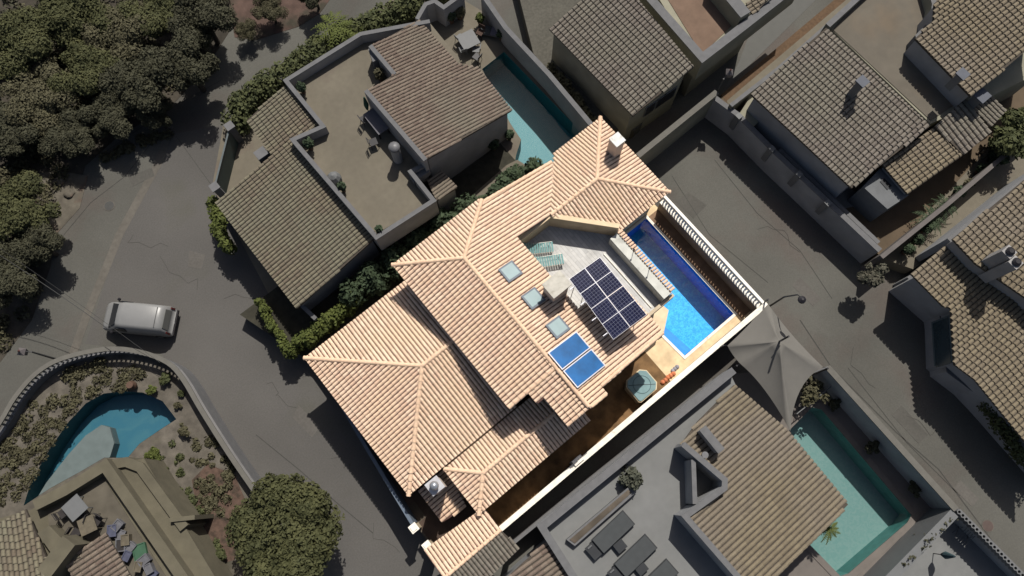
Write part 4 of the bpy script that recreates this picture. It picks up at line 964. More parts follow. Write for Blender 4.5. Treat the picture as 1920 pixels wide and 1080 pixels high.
# covered loungers on E's terrace --------------------------------------
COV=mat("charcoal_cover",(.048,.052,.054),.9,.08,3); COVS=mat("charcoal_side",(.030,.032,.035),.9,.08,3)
def cov_lounger(px,py,lb):
    c=at(px,py,3.45); t=empty("sun_lounger",(c.x,c.y,3.03),lb,"sun lounger","charcoal sun loungers on the grey terrace")
    R=Matrix.Translation((c.x,c.y,3.03))@Matrix.Rotation(radians(2),4,'Z')
    b=MB(); b.add([R@Vector(v) for v in ((-1.05,-.42,.30),(1.05,-.42,.30),(1.05,.42,.30),(-1.05,.42,.30),(-1.05,-.42,.42),(-.3,-.42,.42),(1.05,-.42,.42),(1.05,.42,.42),(-.3,.42,.42),(-1.05,.42,.42))],
        [(3,2,1,0),(0,1,6,5,4),(2,3,9,8,7),(1,2,7,6),(3,0,4,9),(4,5,8,9),(5,6,7,8)]); b.build("mattress",COV,t)
    b=MB(); b.box(-1.12,1.12,-.46,.46,.24,.295,0,R); b.build("frame",COVS,t)
    for sx,sy in ((-1,-1),(-1,1),(1,-1),(1,1)):
        b=MB(); b.box(sx*1.0-.04,sx*1.0+.04,sy*.38-.04,sy*.38+.04,0,.24,0,R); b.build("leg",COVS,t)
    b=MB(); b.box(-1.62,-1.14,-.40,.36,.22,.30,0,R); b.build("footrest",COVS,t)
    b=MB(); b.tube([R@Vector((-1.5,.25,.31)),R@Vector((-1.25,.25,.36))],.05,6); b.build("wheel",WHITE_D,t)
cov_lounger(1150,998,"charcoal sun lounger nearest the leafy planter tree")
cov_lounger(1192,1043,"middle one of the three charcoal sun loungers")
cov_lounger(1232,1090,"charcoal sun lounger cut by the bottom edge of the photo")
for (px,py,lb) in ((1163,1024,"low dark side table between the first and middle charcoal loungers"),(1203,1066,"low dark side table between the middle and last charcoal loungers")):
    c=at(px,py,3.35); t=empty("side_table",(c.x,c.y,3.03),lb,"side table","low tables between the charcoal loungers")
    b=MB(); b.box(c.x-.28,c.x+.28,c.y-.25,c.y+.25,3.28,3.34); b.build("table_top",COVS,t)
    b=MB(); b.box(c.x-.18,c.x+.18,c.y-.15,c.y+.15,3.03,3.275); b.build("base",COVS,t)

# --- F: lower left house -------------------------------------------------
Fh=empty("ochre_house",(-18,12,0),"ochre rendered house with roof terraces full of junk at lower left","house")
FM=mat("ochre_stucco",(.096,.086,.060),.92,.12,1.5,.2,40,var2=.08)
FZ=2.4
b=MB(); b.prism(xy(ats([(60,955),(196,872),(270,860),(420,1110),(300,1200),(-100,1200),(-100,1000)],FZ)),0,FZ); b.build("wall",FM,Fh)
b=MB(); b.prism(xy(ats([(90,960),(196,900),(330,1110),(100,1110)],FZ+.03)),FZ-.1,FZ+.03); b.build("terrace_floor",mat("dusty_floor",(.085,.075,.058),.92,.15,2,var2=.12,scale2=.6),Fh)
pribbon(Fh,[(64,948),(120,920),(196,873),(360,1110)],.55,1.2,3.1,FM,"parapet")
pribbon(Fh,[(196,873),(236,866),(262,876),(345,990)],.5,0,2.6,FM,"parapet")
pribbon(Fh,[(318,975),(365,970)],.22,0,2.7,FM,"parapet")
rf1,zf1,WF1=roofpx("roof",[(-60,1010),(48,955),(110,1100),(60,1150),(-60,1150)],((-60,1150),(110,1110)),2.8,.16,T_OLIVE,Fh,cen=(10,1000),sp=.26)
rf2,zf2,WF2=roofpx("roof",[(118,1050),(200,1002),(262,1110),(180,1160)],((200,1002),(262,1110)),2.9,.16,T_BROWN,Fh,cen=(150,1100),sp=.26)
body(Fh,[(70,1000),(92,985),(150,1045),(112,1060)],3.3,FM,2.0,"wall")
b=MB(); c=at(92,1058,4.0); b.prism(wallbox(105,1045,4.1,.3,1.9,.8,1),2.3,4.1); b.build("chimney",FM,Fh)
# curved garden wall with balusters
t=empty("curved_wall",tuple(at(200,655,0)),"curved garden wall with a white baluster row by the parked van","wall")
CW=[(-60,880),(0,795),(30,745),(70,700),(120,672),(200,655),(262,660),(315,680),(345,712),(378,768),(430,850),(478,920)]
def smooth_path(pts,k=4):
    out=[]
    for i in range(len(pts)-1):
        p0=Vector(pts[max(i-1,0)]);p1=Vector(pts[i]);p2=Vector(pts[i+1]);p3=Vector(pts[min(i+2,len(pts)-1)])
        for j in range(k):
            u=j/k; out.append(.5*((2*p1)+(-p0+p2)*u+(2*p0-5*p1+4*p2-p3)*u*u+(-p0+3*p1-3*p2+p3)*u**3))
    out.append(Vector(pts[-1])); return [tuple(v) for v in out]
CS=smooth_path(CW); wp=xy(ats(CS,1.1))
b=MB(); b.ribbon(wp,.22,0,.55); b.build("wall_base",mat("dimmed_pale",(.112,.112,.115)),t)
b=MB(); b.ribbon(wp,.26,1.12,1.22); b.build("rail",mat("pale_coping",(.105,.10,.088)),t)
b=MB(); half=wp[30:]; b.ribbon(half,.2,.55,1.12); b.build("wall_body",W_GREY,t)
L=0; pts=[Vector(p) for p in wp[4:31]]; nxt=0
for a,c in zip(pts,pts[1:]):
    sl_=(c-a).length
    while nxt<L+sl_:
        p=a+(c-a)*((nxt-L)/sl_); b=MB(); b.lathe((p.x,p.y,.55),[(.05,0),(.04,.1),(.075,.22),(.04,.40),(.055,.57)],6); b.build("baluster",WHITE_D,t); nxt+=.27
    L+=sl_
# junk on F's terrace
JK=[mat("junk_grey",(.10,.10,.11),.8,.2,4),mat("junk_blue",(.06,.065,.10),.8,.2,4),mat("junk_green",(.035,.085,.05),.8,.1,4),mat("junk_tan",(.10,.085,.06),.8,.2,4),mat("junk_dark",(.025,.022,.022),.8,.2,4)]
rnd=random.Random(12)
JL=[("plastic_crate","crate"),("cardboard_box","box"),("paint_bucket","bucket")]
jl=[(212,995,1,"blue grey crate at the upper end of the terrace clutter"),(226,1003,0,"grey crate just below the blue grey crate"),(238,1012,3,"tan box on the terrace above the green sheet"),(228,1022,4,"dark crate on the clutter's roof side"),
    (246,1026,0,"pale crate touching the green sheet"),(263,1036,2,"green flat plastic sheet box amid the terrace clutter"),(240,1042,1,"bluish crate below the green sheet"),(272,1050,0,"pale grey crate close to the parapet"),(262,1062,3,"tan crate in the clutter's lower half"),
    (282,1066,0,"grey crate at the bottom edge of the clutter"),(286,1078,1,"blue crate cut by the bottom edge"),(222,985,0,"small grey crate nearest the terrace's open floor")]
for (px,py,mi,lb) in jl:
    c=at(px,py,2.6); s=rnd.uniform(.22,.34); h=rnd.uniform(.15,.4); a=rnd.uniform(0,1.5); R=Matrix.Translation((c.x,c.y,FZ+.03))@Matrix.Rotation(a,4,'Z')
    if mi==2: s=.42;h=.2
    t=empty("storage_crate",(c.x,c.y,FZ+.03),lb,"crate","crates cluttering the ochre house's terrace")
    b=MB(); b.box(-s,s,-s*.75,s*.75,0,h,0,R); b.build("body",JK[mi],t)
    b=MB(); b.ribbon([tuple((R@Vector((x,y,0))).xy) for x,y in ((-s,-s*.75),(s,-s*.75),(s,s*.75),(-s,s*.75))],.05,FZ+.031+h,FZ+.07+h,closed=True); b.build("rim",JK[mi if mi!=4 else 0],t)
# table and chairs on F's terrace
def garden_table(px,py,z0,r,m,lb,sq=True,grp=None):
    c=at(px,py,z0+.74); t=empty("garden_table",(c.x,c.y,z0),lb,"table",grp)
    R=Matrix.Translation((c.x,c.y,z0))@Matrix.Rotation(radians(rnd.uniform(-15,15)),4,'Z')
    b=MB(); 
    if sq: b.box(-r,r,-r,r,.70,.74,0,R)
    else: b.lathe((c.x,c.y,z0+.70),[(r,0),(r,.04)],20)
    b.build("table_top",m,t)
    for sx,sy in ((-1,-1),(-1,1),(1,-1),(1,1)):
        k=r*.8 if sq else r*.6; b=MB(); b.tube([R@Vector((sx*k,sy*k,0)),R@Vector((sx*k*.9,sy*k*.9,.695))],.025,6); b.build("leg",m,t)
def garden_chair(px,py,z0,rz,m,lb,grp=None):
    c=at(px,py,z0+.45); t=empty("garden_chair",(c.x,c.y,z0),lb,"chair",grp)
    R=Matrix.Translation((c.x,c.y,z0))@Matrix.Rotation(rz,4,'Z')
    b=MB(); b.box(-.22,.22,-.22,.22,.42,.46,0,R); b.build("seat",m,t)
    b=MB(); b.tube([R@Vector((-.22,.22,.46)),R@Vector((-.2,.30,.86)),R@Vector((.2,.30,.86)),R@Vector((.22,.22,.46))],.02,6)
    b.box(-.18,.18,.255,.275,.55,.82,0,R); b.build("backrest",m,t)
    for sx,sy in ((-1,-1),(-1,1),(1,-1),(1,1)):
        b=MB(); b.tube([R@Vector((sx*.2,sy*.2,.42)),R@Vector((sx*.23,sy*.23,0))],.018,6); b.build("leg",m,t)
garden_table(140,952,FZ,.5,WHITE_D,"pale square table in the corner of the ochre house's terrace")
garden_table(163,985,FZ,.42,JK[3],"tan table on the ochre house's terrace")
garden_chair(118,962,FZ,1.6,JK[4],"dark chair on the pool side of the pale square table")
garden_chair(155,970,FZ,-2.5,JK[4],"dark chair between the two terrace tables")
garden_chair(182,975,FZ,-1.2,JK[4],"dark chair on the far side of the tan table")
garden_chair(142,1000,FZ,.4,JK[4],"dark chair beside the tiled roof below the tan table")

# --- patio furniture of A -------------------------------------------------
garden_table(878,74,.03,.58,WHITE_D,"white square patio table near the teal pool",True)
garden_chair(868,92,.03,2.8,WHITE_D,"white chair on the lower left side of the white patio table")
garden_chair(893,92,.03,-2.4,WHITE_D,"white chair between the patio table and the teal pool")
garden_chair(900,60,.03,-1.2,WOODB,"brown wooden chair behind the white patio table")
garden_chair(894,106,.03,-2.9,DARKM,"thin wire chair standing closest to the teal pool")
garden_chair(862,70,.03,1.6,WHITE_D,"white chair on the roof side of the patio table")
c=at(923,58,.4); t=empty("sun_lounger",(c.x,c.y,.03),"white framed lounger with grey cushion by the patio wall","sun lounger")
R=Matrix.Translation((c.x,c.y,.03))@Matrix.Rotation(radians(-52),4,'Z')
b=MB(); b.box(-.9,.9,-.34,.34,.28,.33,0,R); b.build("frame",WHITE_D,t)
b=MB(); b.box(-.85,-.1,-.3,.3,.331,.42,0,R); b.build("cushion",COV,t)
b=MB(); b.box(-.09,.45,-.3,.3,.331,.39,0,R); b.build("towel",mat("lilac_towel",(.12,.11,.135),.9,.1,4),t)
for sx,sy in ((-1,-1),(-1,1),(1,-1),(1,1)):
    b=MB(); b.box(sx*.8-.03,sx*.8+.03,sy*.3-.03,sy*.3+.03,0,.28,0,R); b.build("leg",WHITE_D,t)
# A's roof-terrace furniture
t_c=at(705,228,TZ+.7); t=empty("garden_bench",(t_c.x,t_c.y,TZ),"grey bench table against the roof terrace wall","table")
R=Matrix.Translation((t_c.x,t_c.y,TZ+.02))@Matrix.Rotation(radians(-92),4,'Z')
b=MB(); b.box(-.8,.8,-.36,.36,.68,.72,0,R); b.build("table_top",mat("lilac_grey",(.095,.092,.105),.8,.1,3),t)
for sx,sy in ((-1,-1),(-1,1),(1,-1),(1,1)):
    b=MB(); b.box(sx*.7-.03,sx*.7+.03,sy*.3-.03,sy*.3+.03,0,.68,0,R); b.build("leg",DARKM,t)
def wire_chair(px,py,lb,rz): garden_chair(px,py,TZ+.02,rz,DARKM,lb,"thin dark folding chairs on the roof terrace")
wire_chair(684,222,"dark folding chair by the upper end of the grey bench table",1.5); wire_chair(700,266,"dark folding chair by the lower end of the grey bench table",1.3)
t_c=at(688,203,TZ+.8); t=empty("garden_parasol",(t_c.x,t_c.y,TZ),"folded green parasol by the roof terrace wall","parasol")
b=MB(); b.tube([(t_c.x,t_c.y,TZ),(t_c.x+.1,t_c.y+.1,5.2)],.025,6); b.build("pole",DARKM,t)
b=MB(); b.tube([(t_c.x,t_c.y,TZ+.7),(t_c.x+.05,t_c.y+.05,TZ+1.1),(t_c.x+.1,t_c.y+.1,5.15)],[.07,.15,.05],8); b.build("canopy",mat("green_canvas",(.03,.07,.045),.9,.1,3),t)
t_c=at(624,330,TZ+.6); t=empty("garden_parasol",(t_c.x,t_c.y,TZ),"white covered heap at the terrace's lower left parapet","cover")
b=MB(); b.lathe((t_c.x,t_c.y,TZ+.02),[(.42,0),(.40,.35),(.25,.6),(.05,.72)],9); b.build("cover",WHITE_D,t)
t["category"]="cover"; t.name="furniture_cover"
for (px,py,r,lb,z) in ((566,166,.3,"clay potted plant in the roof terrace's upper left corner",TZ),(580,272,.32,"clay potted plant at the roof terrace's inner step",TZ),(642,352,.26,"clay pot at the roof terrace's lower left edge",TZ),(712,433,.22,"clay pot in the roof terrace's bottom corner",TZ),(712,142,.35,"ochre potted shrub in the recess of the roof terrace",TZ),
    (940,66,.32,"round clay pot beside the white framed lounger",.03),(862,26,.4,"red leaved potted shrub behind the patio table",.03),(846,34,.35,"green potted shrub by the curved white wall",.03),(900,38,.3,"yellow green potted plant by the patio lounger",.03),
    (938,240,.42,"potted shrub at the shaded villa wall next to the teal pool",.03),(955,255,.3,"dark round pot standing at the teal pool's edge",.03),(925,272,.42,"potted shrub in the shade below the brown tiled roof",.03)):
    c=at(px,py,z+.5); pot_plant(c.x,c.y,r,lb,mt=(L_DRY if "ochre" in lb or "red" in lb else L_GREEN if "yellow" in lb else L_COOL),seed=px,z0=z+.02)

# --- right-hand garden pots ------------------------------------------------
GP=[(1700,470,.36,"big clay bowl in the lower corner of the potted garden"),(1717,452,.32,"shrub in a pot beside the big clay bowl"),(1735,428,.42,"dark potted shrub third from the garden's lower corner"),(1795,362,.40,"potted shrub next to the pale round planter"),(1812,348,.32,"pale potted plant below the bicycle"),(1838,320,.34,"potted plant on the wall side of the pink shrub"),(1700,480,.2,"small pot at the foot of the pale garden wall")]
for (px,py,r,lb) in GP[:6]:
    c=at(px,py,.5); pot_plant(c.x,c.y,r,lb,mt=L_COOL if px!=1812 else L_DRY,seed=px)
for i,(px,py,R_,lb) in enumerate(((1748,408,1.05,"spiky palm in the middle of the potted garden"),(1775,384,.9,"smaller spiky palm beside the potted garden's middle palm"))):
    c=at(px,py,1.2); palm("garden_palm",c.x,c.y,1.0,R_,15,lb,L_COOL,seed=i+3,cat="palm")
c=at(1636,522,1.0)
tree("flowering_shrub",c.x,c.y,.95,1.9,1500,.10,leaf_mat("leaf_cream",(.030,.034,.024),(.11,.10,.075),3),"cream flowering shrub at the shaded street corner on the right",cat="shrub",seed=5,nb=6,trunk=.06)
for (px,py,R_,ht,m,lb,sd_) in ((1893,262,1.9,3.4,L_HEDGE,"large green shrub with pink flowers by the right edge",21),(1915,225,1.2,2.8,L_HEDGE,"green shrub half cut by the right edge above the pink flowers",22),(1870,290,.8,1.6,L_COOL,"small shrub between the big flowering shrub and the pots",23)):
    c=at(px,py,ht*.6); tree("garden_shrub",c.x,c.y,R_,ht,2600,.13,m,lb,cat="shrub",seed=sd_,nb=7,trunk=.08)
sheet("yard",xy(ats([(1486,252),(1600,358),(1640,378),(1580,392),(1450,285)])),.040,P_BLUE)
# bicycles
def bicycle(px,py,a,lb):
    c=at(px,py,.5); t=empty("bicycle",(c.x,c.y,.03),lb,"bicycle"); R=Matrix.Translation((c.x,c.y,.03))@Matrix.Rotation(a,4,'Z')@Matrix.Rotation(radians(24),4,'X')
    for x in (-.5,.5):
        b=MB(); pts=[R@Vector((x+.33*cos(2*pi*k/16),0,.34+.33*sin(2*pi*k/16))) for k in range(17)]; b.tube(pts,.022,5); w=b.build("wheel",DARKM,t)
        b=MB(); 
        for k in range(4): b.tube([R@Vector((x+.32*cos(pi*k/4),0,.34+.32*sin(pi*k/4))),R@Vector((x-.32*cos(pi*k/4),0,.34-.32*sin(pi*k/4)))],.005,3)
        b.build("spokes",WHITE_D,w)
    b=MB(); P=lambda x,z:R@Vector((x,0,z))
    for s in ([P(-.5,.34),P(-.1,.34),P(.38,.78),P(-.22,.8),P(-.5,.34)],[P(-.1,.34),P(-.25,.9)],[P(.36,.92),P(.5,.34)]): b.tube(s,.02,6)
    b.build("frame",mat("bike_paint",(.10,.09,.08),.5,.1,3),t)
    b=MB(); b.tube([R@Vector((.34,-.24,.95)),R@Vector((.38,0,.93)),R@Vector((.34,.24,.95))],.015,5); b.build("handlebar",DARKM,t)
    b=MB(); b.lathe(R@Vector((-.26,0,.9)),[(.05,0),(.09,.03),(.04,.06)],8); b.build("saddle",DARKM,t)
bicycle(1842,300,radians(40),"bicycle leaning by the pale wall next to the pink flowering shrub")

# --- E planting -------------------------------------------------------------
c=at(1190,895,4.4); tree("planter_tree",c.x,c.y,.95,4.6,1100,.11,leaf_mat("leaf_sage",(.040,.044,.034),(.085,.088,.062),2),"thin leafed small tree at the grey terrace's planter end",seed=31,nb=7,trunk=.06)
c=at(1560,993,2.4); palm("fan_palm",c.x,c.y,1.9,.72,16,"small fan palm at the lower corner of the sandy roof",L_GREEN,seed=8)
for (px,py,lb) in ((1562,758,"round shrub between the jade pool and wall, nearest the shade sail"),(1634,838,"round shrub beside the jade pool's middle"),(1712,916,"round shrub at the street corner end of the jade pool")):
    c=at(px,py,.5); tree("round_shrub",c.x,c.y,.48,1.1,600,.08,L_DARK,lb,cat="shrub",group="round shrubs between the jade pool and the wall",seed=px,nb=5,trunk=.04)
c=at(1520,735,1.0); tree("bare_shrub",c.x,c.y,1.0,1.7,700,.09,L_DRY,"sparse shrub under the edge of the shade sail",cat="shrub",seed=61,nb=6,trunk=.06)
c=at(1525,715,.4); b=MB()
t=empty("railing",(c.x,c.y,0),"white railing with square infill beside the shade sail","railing")
p=ats([(1494,776),(1562,722)],1.0); b.ribbon(xy(p),.05,.95,1.0); b.build("rail",WHITE_D,t)
for k in range(10):
    q=p[0]+(p[1]-p[0])*(k/9); b=MB(); b.tube([(q.x,q.y,.03),(q.x,q.y,.95)],.018,5); b.build("baluster",WHITE_D,t)
hedge("climbing_vine",xy(ats([(1700,1060),(1745,1010),(1790,972)],2.3)),.35,2.5,900,.08,L_DARK,"dark vine trailing along the foot of the wide pale wall",seed=44,cat="vine")
c=at(1812,1004,.6); t=empty("garden_figure",(c.x,c.y,.03),"folded white clothes airer in the shaded bottom right yard","clothes airer")
for k in range(5):
    b=MB(); o_=k*.14; b.tube([(c.x-.6,c.y-.25+o_,.75),(c.x+.6,c.y-.25+o_,.75)],.014,5); b.build("bar",WHITE_D,t)
b=MB()
for s in (-1,1): b.tube([(c.x-.6*s,c.y-.3,.75),(c.x+.3*s,c.y-.3,.0)],.018,5)
b.build("leg",WHITE_D,t); b=MB()
for s in (-1,1): b.tube([(c.x-.6*s,c.y+.36,.75),(c.x+.3*s,c.y+.36,.0)],.018,5)
b.build("leg",WHITE_D,t); t.name="clothes_airer"
c=at(1766,1040,.9); t=empty("garden_parasol",(c.x,c.y,.03),"folded teal parasol in the bottom right yard","parasol")
b=MB(); b.tube([(c.x,c.y,.03),(c.x,c.y,2.2)],.025,6); b.build("pole",DARKM,t)
b=MB(); b.tube([(c.x,c.y,.9),(c.x,c.y,1.3),(c.x,c.y,2.15)],[.08,.2,.05],9); b.build("canopy",mat("teal_canvas",(.035,.065,.075),.9,.1,3),t)

# --- street lamps, wires ----------------------------------------------------
def lamp_post(bx,by,h,arm,lb,lantern=True):
    t=empty("street_lamp",(bx,by,GZ),lb,"street lamp")
    b=MB(); b.tube([(bx,by,GZ),(bx,by,h*.6),(bx,by,h)],[.07,.055,.045],8); b.build("pole",mat("lamp_pole",(.055,.055,.055),.6,.1,3),t)
    hx,hy=bx+arm[0],by+arm[1]
    if abs(arm[0])+abs(arm[1])>.05:
        b=MB(); b.tube([(bx,by,h-.1),((bx+hx)/2,(by+hy)/2,h+.15),(hx,hy,h+.05)],.03,6); b.build("arm",mat("lamp_pole",(.055,.055,.055)),t)
    b=MB(); b.lathe((hx,hy,h-.25),[(.12,0),(.19,.06),(.27,.42),(.30,.45),(.12,.6),(.03,.66)],4 if lantern else 10); hd=b.build("lantern",mat("lantern_metal",(.10,.09,.09),.5,.1,3),t)
    b=MB(); b.lathe((hx,hy,h+.205),[(.14,0),(.10,.02)],8) if False else b.lathe((hx,hy,h+.42),[(.05,0),(.07,.04),(.02,.1)],8); b.build("finial",mat("rust_red",(.07,.03,.025),.7,.1,3),hd)
q=at(1324,212,GZ); lamp_post(q.x,q.y,3.2,(.45,.05),"street lamp with a square lantern where the shaded lane meets the street")
q=at(108,674,GZ); lamp_post(q.x,q.y,1.5,(-.35,.25),"street lamp head on a short pole outside the curved garden wall")
q=at(1437,577,0); t=empty("street_lamp",(q.x,q.y,0),"tall street lamp leaning over the street at the balustrade wall's corner","street lamp")
hp=at(1505,561,5.2); b=MB(); b.tube([(q.x,q.y,GZ),(q.x+(hp.x-q.x)*.12,q.y+(hp.y-q.y)*.12,3.0),(q.x+(hp.x-q.x)*.55,q.y+(hp.y-q.y)*.55,4.8),tuple(hp)],[.06,.05,.04,.03],8); b.build("pole",mat("lamp_pole",(.055,.055,.055)),t)
b=MB(); b.lathe((hp.x,hp.y,5.0),[(.10,0),(.22,.06),(.20,.16),(.06,.24)],10); b.build("lamp_head",DARKM,t)
def wire(pa,za,pb,zb,r,lb,sag=.6,n=14):
    A=at(*pa,za);Bq=at(*pb,zb); t=empty("overhead_wire",tuple(A),lb,"wire"); b=MB()
    b.tube([A+(Bq-A)*(k/n)-Vector((0,0,sag*4*(k/n)*(1-k/n))) for k in range(n+1)],r,5,cap=True); b.build("cable",mat("cable_black",(.02,.02,.02),.6,.1,3),t)
wire((-60,440),5.5,(200,615),3.0,.018,"thin black cable crossing the road towards the parked van")
wire((-60,425),5.5,(300,680),1.3,.010,"fainter cable running just above the black one")

# manholes
for (px,py,m,lb) in ((205,386,mat("manhole_dark",(.052,.052,.050),.8,.1,5),"dark round manhole cover in the left-hand road"),(1852,986,mat("manhole_red",(.072,.052,.046),.8,.1,5),"reddish round manhole cover in the right-hand street")):
    c=at(px,py,GZ); t=empty("manhole_cover",(c.x,c.y,GZ),lb,"manhole cover"); b=MB(); b.lathe((c.x,c.y,GZ),[(.34,0),(.34,.022)],20); b.build("frame",CONC,t)
    b=MB(); b.lathe((c.x,c.y,GZ),[(.30,.0225),(.30,.028)],20); b.build("lid",m,t)

# --- parked van ---------------------------------------------------------------
def van():
    c=at(259,597,GZ+.9); t=empty("parked_van",(c.x,c.y,GZ),"small white van parked on the road above the curved garden wall","van")
    f=at(192,592,GZ+1)-at(333,605,GZ+1); ang=atan2(f.y,f.x)
    R=Matrix.Translation((c.x,c.y,GZ))@Matrix.Rotation(ang,4,'Z')     # +x = front
    P=mat("van_white",(.175,.175,.172),.4,.04,2,spec=.5)
    xs=[(2.12,.50,.62,.62),(2.16,.55,.72,.78),(1.98,.45,.80,.92),(1.35,.35,.86,1.06),(1.05,.3,.87,1.10)]
    # cross sections: (x, z_bottom, half width, z_top, top half width)
    sec=[(2.08,.42,.62,.62,.52),(2.02,.30,.78,.84,.62),(1.85,.26,.86,.96,.70),(1.52,.26,.88,1.08,.78),(.86,.26,.89,1.74,.66),(.55,.26,.90,1.82,.70),(-.6,.26,.90,1.85,.72),(-1.5,.26,.89,1.83,.71),(-1.82,.28,.88,1.72,.68),(-2.0,.34,.84,1.0,.80),(-2.05,.42,.80,.60,.76)]
    V=[];F=[]
    for (x,zb,hw,zt,tw) in sec:
        sh=min(1.02,zt*.9)
        pr=[(-hw*.92,zb),(-hw,zb+.2),(-hw,sh if zt>1.1 else zb+(zt-zb)*.7),(-(tw+(hw-tw)*.15),zt-.08 if zt>1.1 else zt-.02),(-tw*.8,zt),(0,zt+.02),(tw*.8,zt),((tw+(hw-tw)*.15),zt-.08 if zt>1.1 else zt-.02),(hw,sh if zt>1.1 else zb+(zt-zb)*.7),(hw,zb+.2),(hw*.92,zb)]
        V+=[R@Vector((x,y,z)) for y,z in pr]
    n=11
    for i in range(len(sec)-1):
        for k in range(n): a=i*n+k; b_=i*n+(k+1)%n; F.append((a,b_,b_+n,a+n))
    F+=[tuple(range(n)),tuple((len(sec)-1)*n+k for k in range(n))[::-1]]
    bo=link("body",V,F,P,t,smooth=True)
    def quad(nm,pts,m,par=t,th=.012):
        P_=[R@Vector(p) for p in pts]; nn=(P_[1]-P_[0]).cross(P_[2]-P_[0]).normalized(); k=len(P_)
        if nn.dot((sum(P_,Vector())/k)-(R@Vector((0,0,.9))))<0: nn=-nn
        b=MB(); b.add([p+nn*th for p in P_]+[p-nn*.02 for p in P_],[tuple(range(k)),tuple(range(k,2*k))[::-1]]+[(i,(i+1)%k,k+(i+1)%k,k+i) for i in range(k)]); return b.build(nm,m,par)
    quad("windshield",[(1.50,-.74,1.12),(1.50,.74,1.12),(.88,.60,1.73),(.88,-.60,1.73)],GLASS_D,th=.03)
    for s in (-1,1):
        quad("side_window",[(1.25,s*.855,1.10),(.35,s*.875,1.12),(.35,s*.80,1.55),(.82,s*.80,1.55)],GLASS_D,th=.03)
        quad("headlight",[(2.03,s*.42,.66),(1.93,s*.76,.66),(1.90,s*.72,.84),(2.0,s*.42,.82)],mat("lamp_lens",(.14,.15,.16),.2,.05,4,spec=.6),th=.05)
        quad("tail_light",[(-2.0,s*.70,.8),(-1.98,s*.82,.8),(-1.93,s*.79,1.2),(-1.95,s*.68,1.2)],mat("tail_red",(.06,.008,.008),.3,.1,4),th=.05)
        b=MB(); b.lathe(R@Vector((1.25,s*1.0,1.02)),[(.05,0),(.09,.05),(.09,.15),(.04,.2)],8); b.tube([R@Vector((1.25,s*.85,1.08)),R@Vector((1.25,s*1.0,1.08))],.025,5); b.build("wing_mirror",DARKM,t)
        for x in (1.32,-1.30):
            b=MB(); c0=R@Vector((x,s*.70,.31)); c1=R@Vector((x,s*.90,.31)); b.tube([c0,c1],.31,16); wv=b.build("wheel",mat("tyre",(.02,.02,.02),.9,.1,4),t)
            b=MB(); b.tube([c1-(c1-c0)*.02,R@Vector((x,s*.915,.31))],.18,12); b.build("rim",mat("rim",(.09,.09,.09),.4,.1,4),wv)
    quad("rear_window",[(-1.97,-.6,1.12),(-1.97,.6,1.12),(-1.85,.56,1.62),(-1.85,-.56,1.62)],mat("rear_pane",(.095,.096,.092),.4,.05,3),th=.03)
    quad("bumper",[(-2.08,-.78,.40),(-2.08,.78,.40),(-2.08,.78,.56),(-2.08,-.78,.56)],DARKM,th=.04)
    quad("roof_seam",[(-1.45,-.60,1.862),(-1.45,.60,1.862),(-1.49,.60,1.862),(-1.49,-.60,1.862)],mat("seam_grey",(.07,.07,.07)),th=.004)
van()

# =================================================================== VEGETATION
# hedges
hedge("hedge",xy(ats([(440,225),(455,195),(500,158),(550,128),(600,95),(640,70),(700,45),(770,12),(830,-20)],.9)),1.5,1.7,15000,.11,L_HEDGE,"long dry green hedge along the road above the roof terrace",seed=2)
hedge("hedge",xy(ats([(660,548),(700,520),(745,490),(790,455),(830,425),(880,395)],1.2)),1.75,2.2,9000,.11,L_COOL,"dark bushy hedge between the bright villa and the terrace villa",seed=3)
hedge("hedge",xy(ats([(545,655),(580,632),(620,600),(660,565)],.8)),.95,1.4,4500,.09,L_GREEN,"trimmed light green hedge beside the bright villa's west corner",seed=4)
hedge("hedge",xy(ats([(487,570),(510,610),(535,650),(550,662)],.8)),.50,1.3,2500,.08,L_GREEN,"narrow green hedge along the forecourt",seed=5)
hedge("hedge",xy(ats([(900,390),(930,365),(965,335),(1000,318)],1.6)),1.3,2.4,6500,.10,L_COOL,"dark green hedge tucked between the bright villa and the teal pool",seed=6)
hedge("hedge",xy(ats([(400,378),(404,405),(415,440),(428,462)],.7)),.75,1.2,2600,.09,L_GREEN,"bright green hedge strip at the olive roof's western corner",seed=7)
hedge("hedge",xy(ats([(1032,125),(1060,158),(1090,195),(1112,225)],.6)),.6,1.0,1800,.09,L_DRY,"low scrubby hedge outside the teal pool's wall",seed=9)
hedge("hedge",xy(ats([(1850,760),(1880,800),(1910,850),(1950,890)],.6)),.7,1.2,1800,.09,L_HEDGE,"shaded green hedge in front of the right edge house",seed=10)
c=at(625,45,2.4); palm("fan_palm",c.x,c.y,2.0,1.5,24,"yellow green fan palm rising from the roadside hedge",L_GREEN,seed=3)
c=at(660,52,1.9); palm("fan_palm",c.x,c.y,1.5,1.15,20,"second fan palm just right of the yellow green one",L_GREEN,seed=13)
# big round tree
c=at(548,1000,2.0)
tree("round_tree",c.x,c.y,3.2,5.2,42000,.085,L_PINE,"big round olive green tree at the bottom of the photo","tree",seed=77,nb=12,trunk=.22,compact=True)
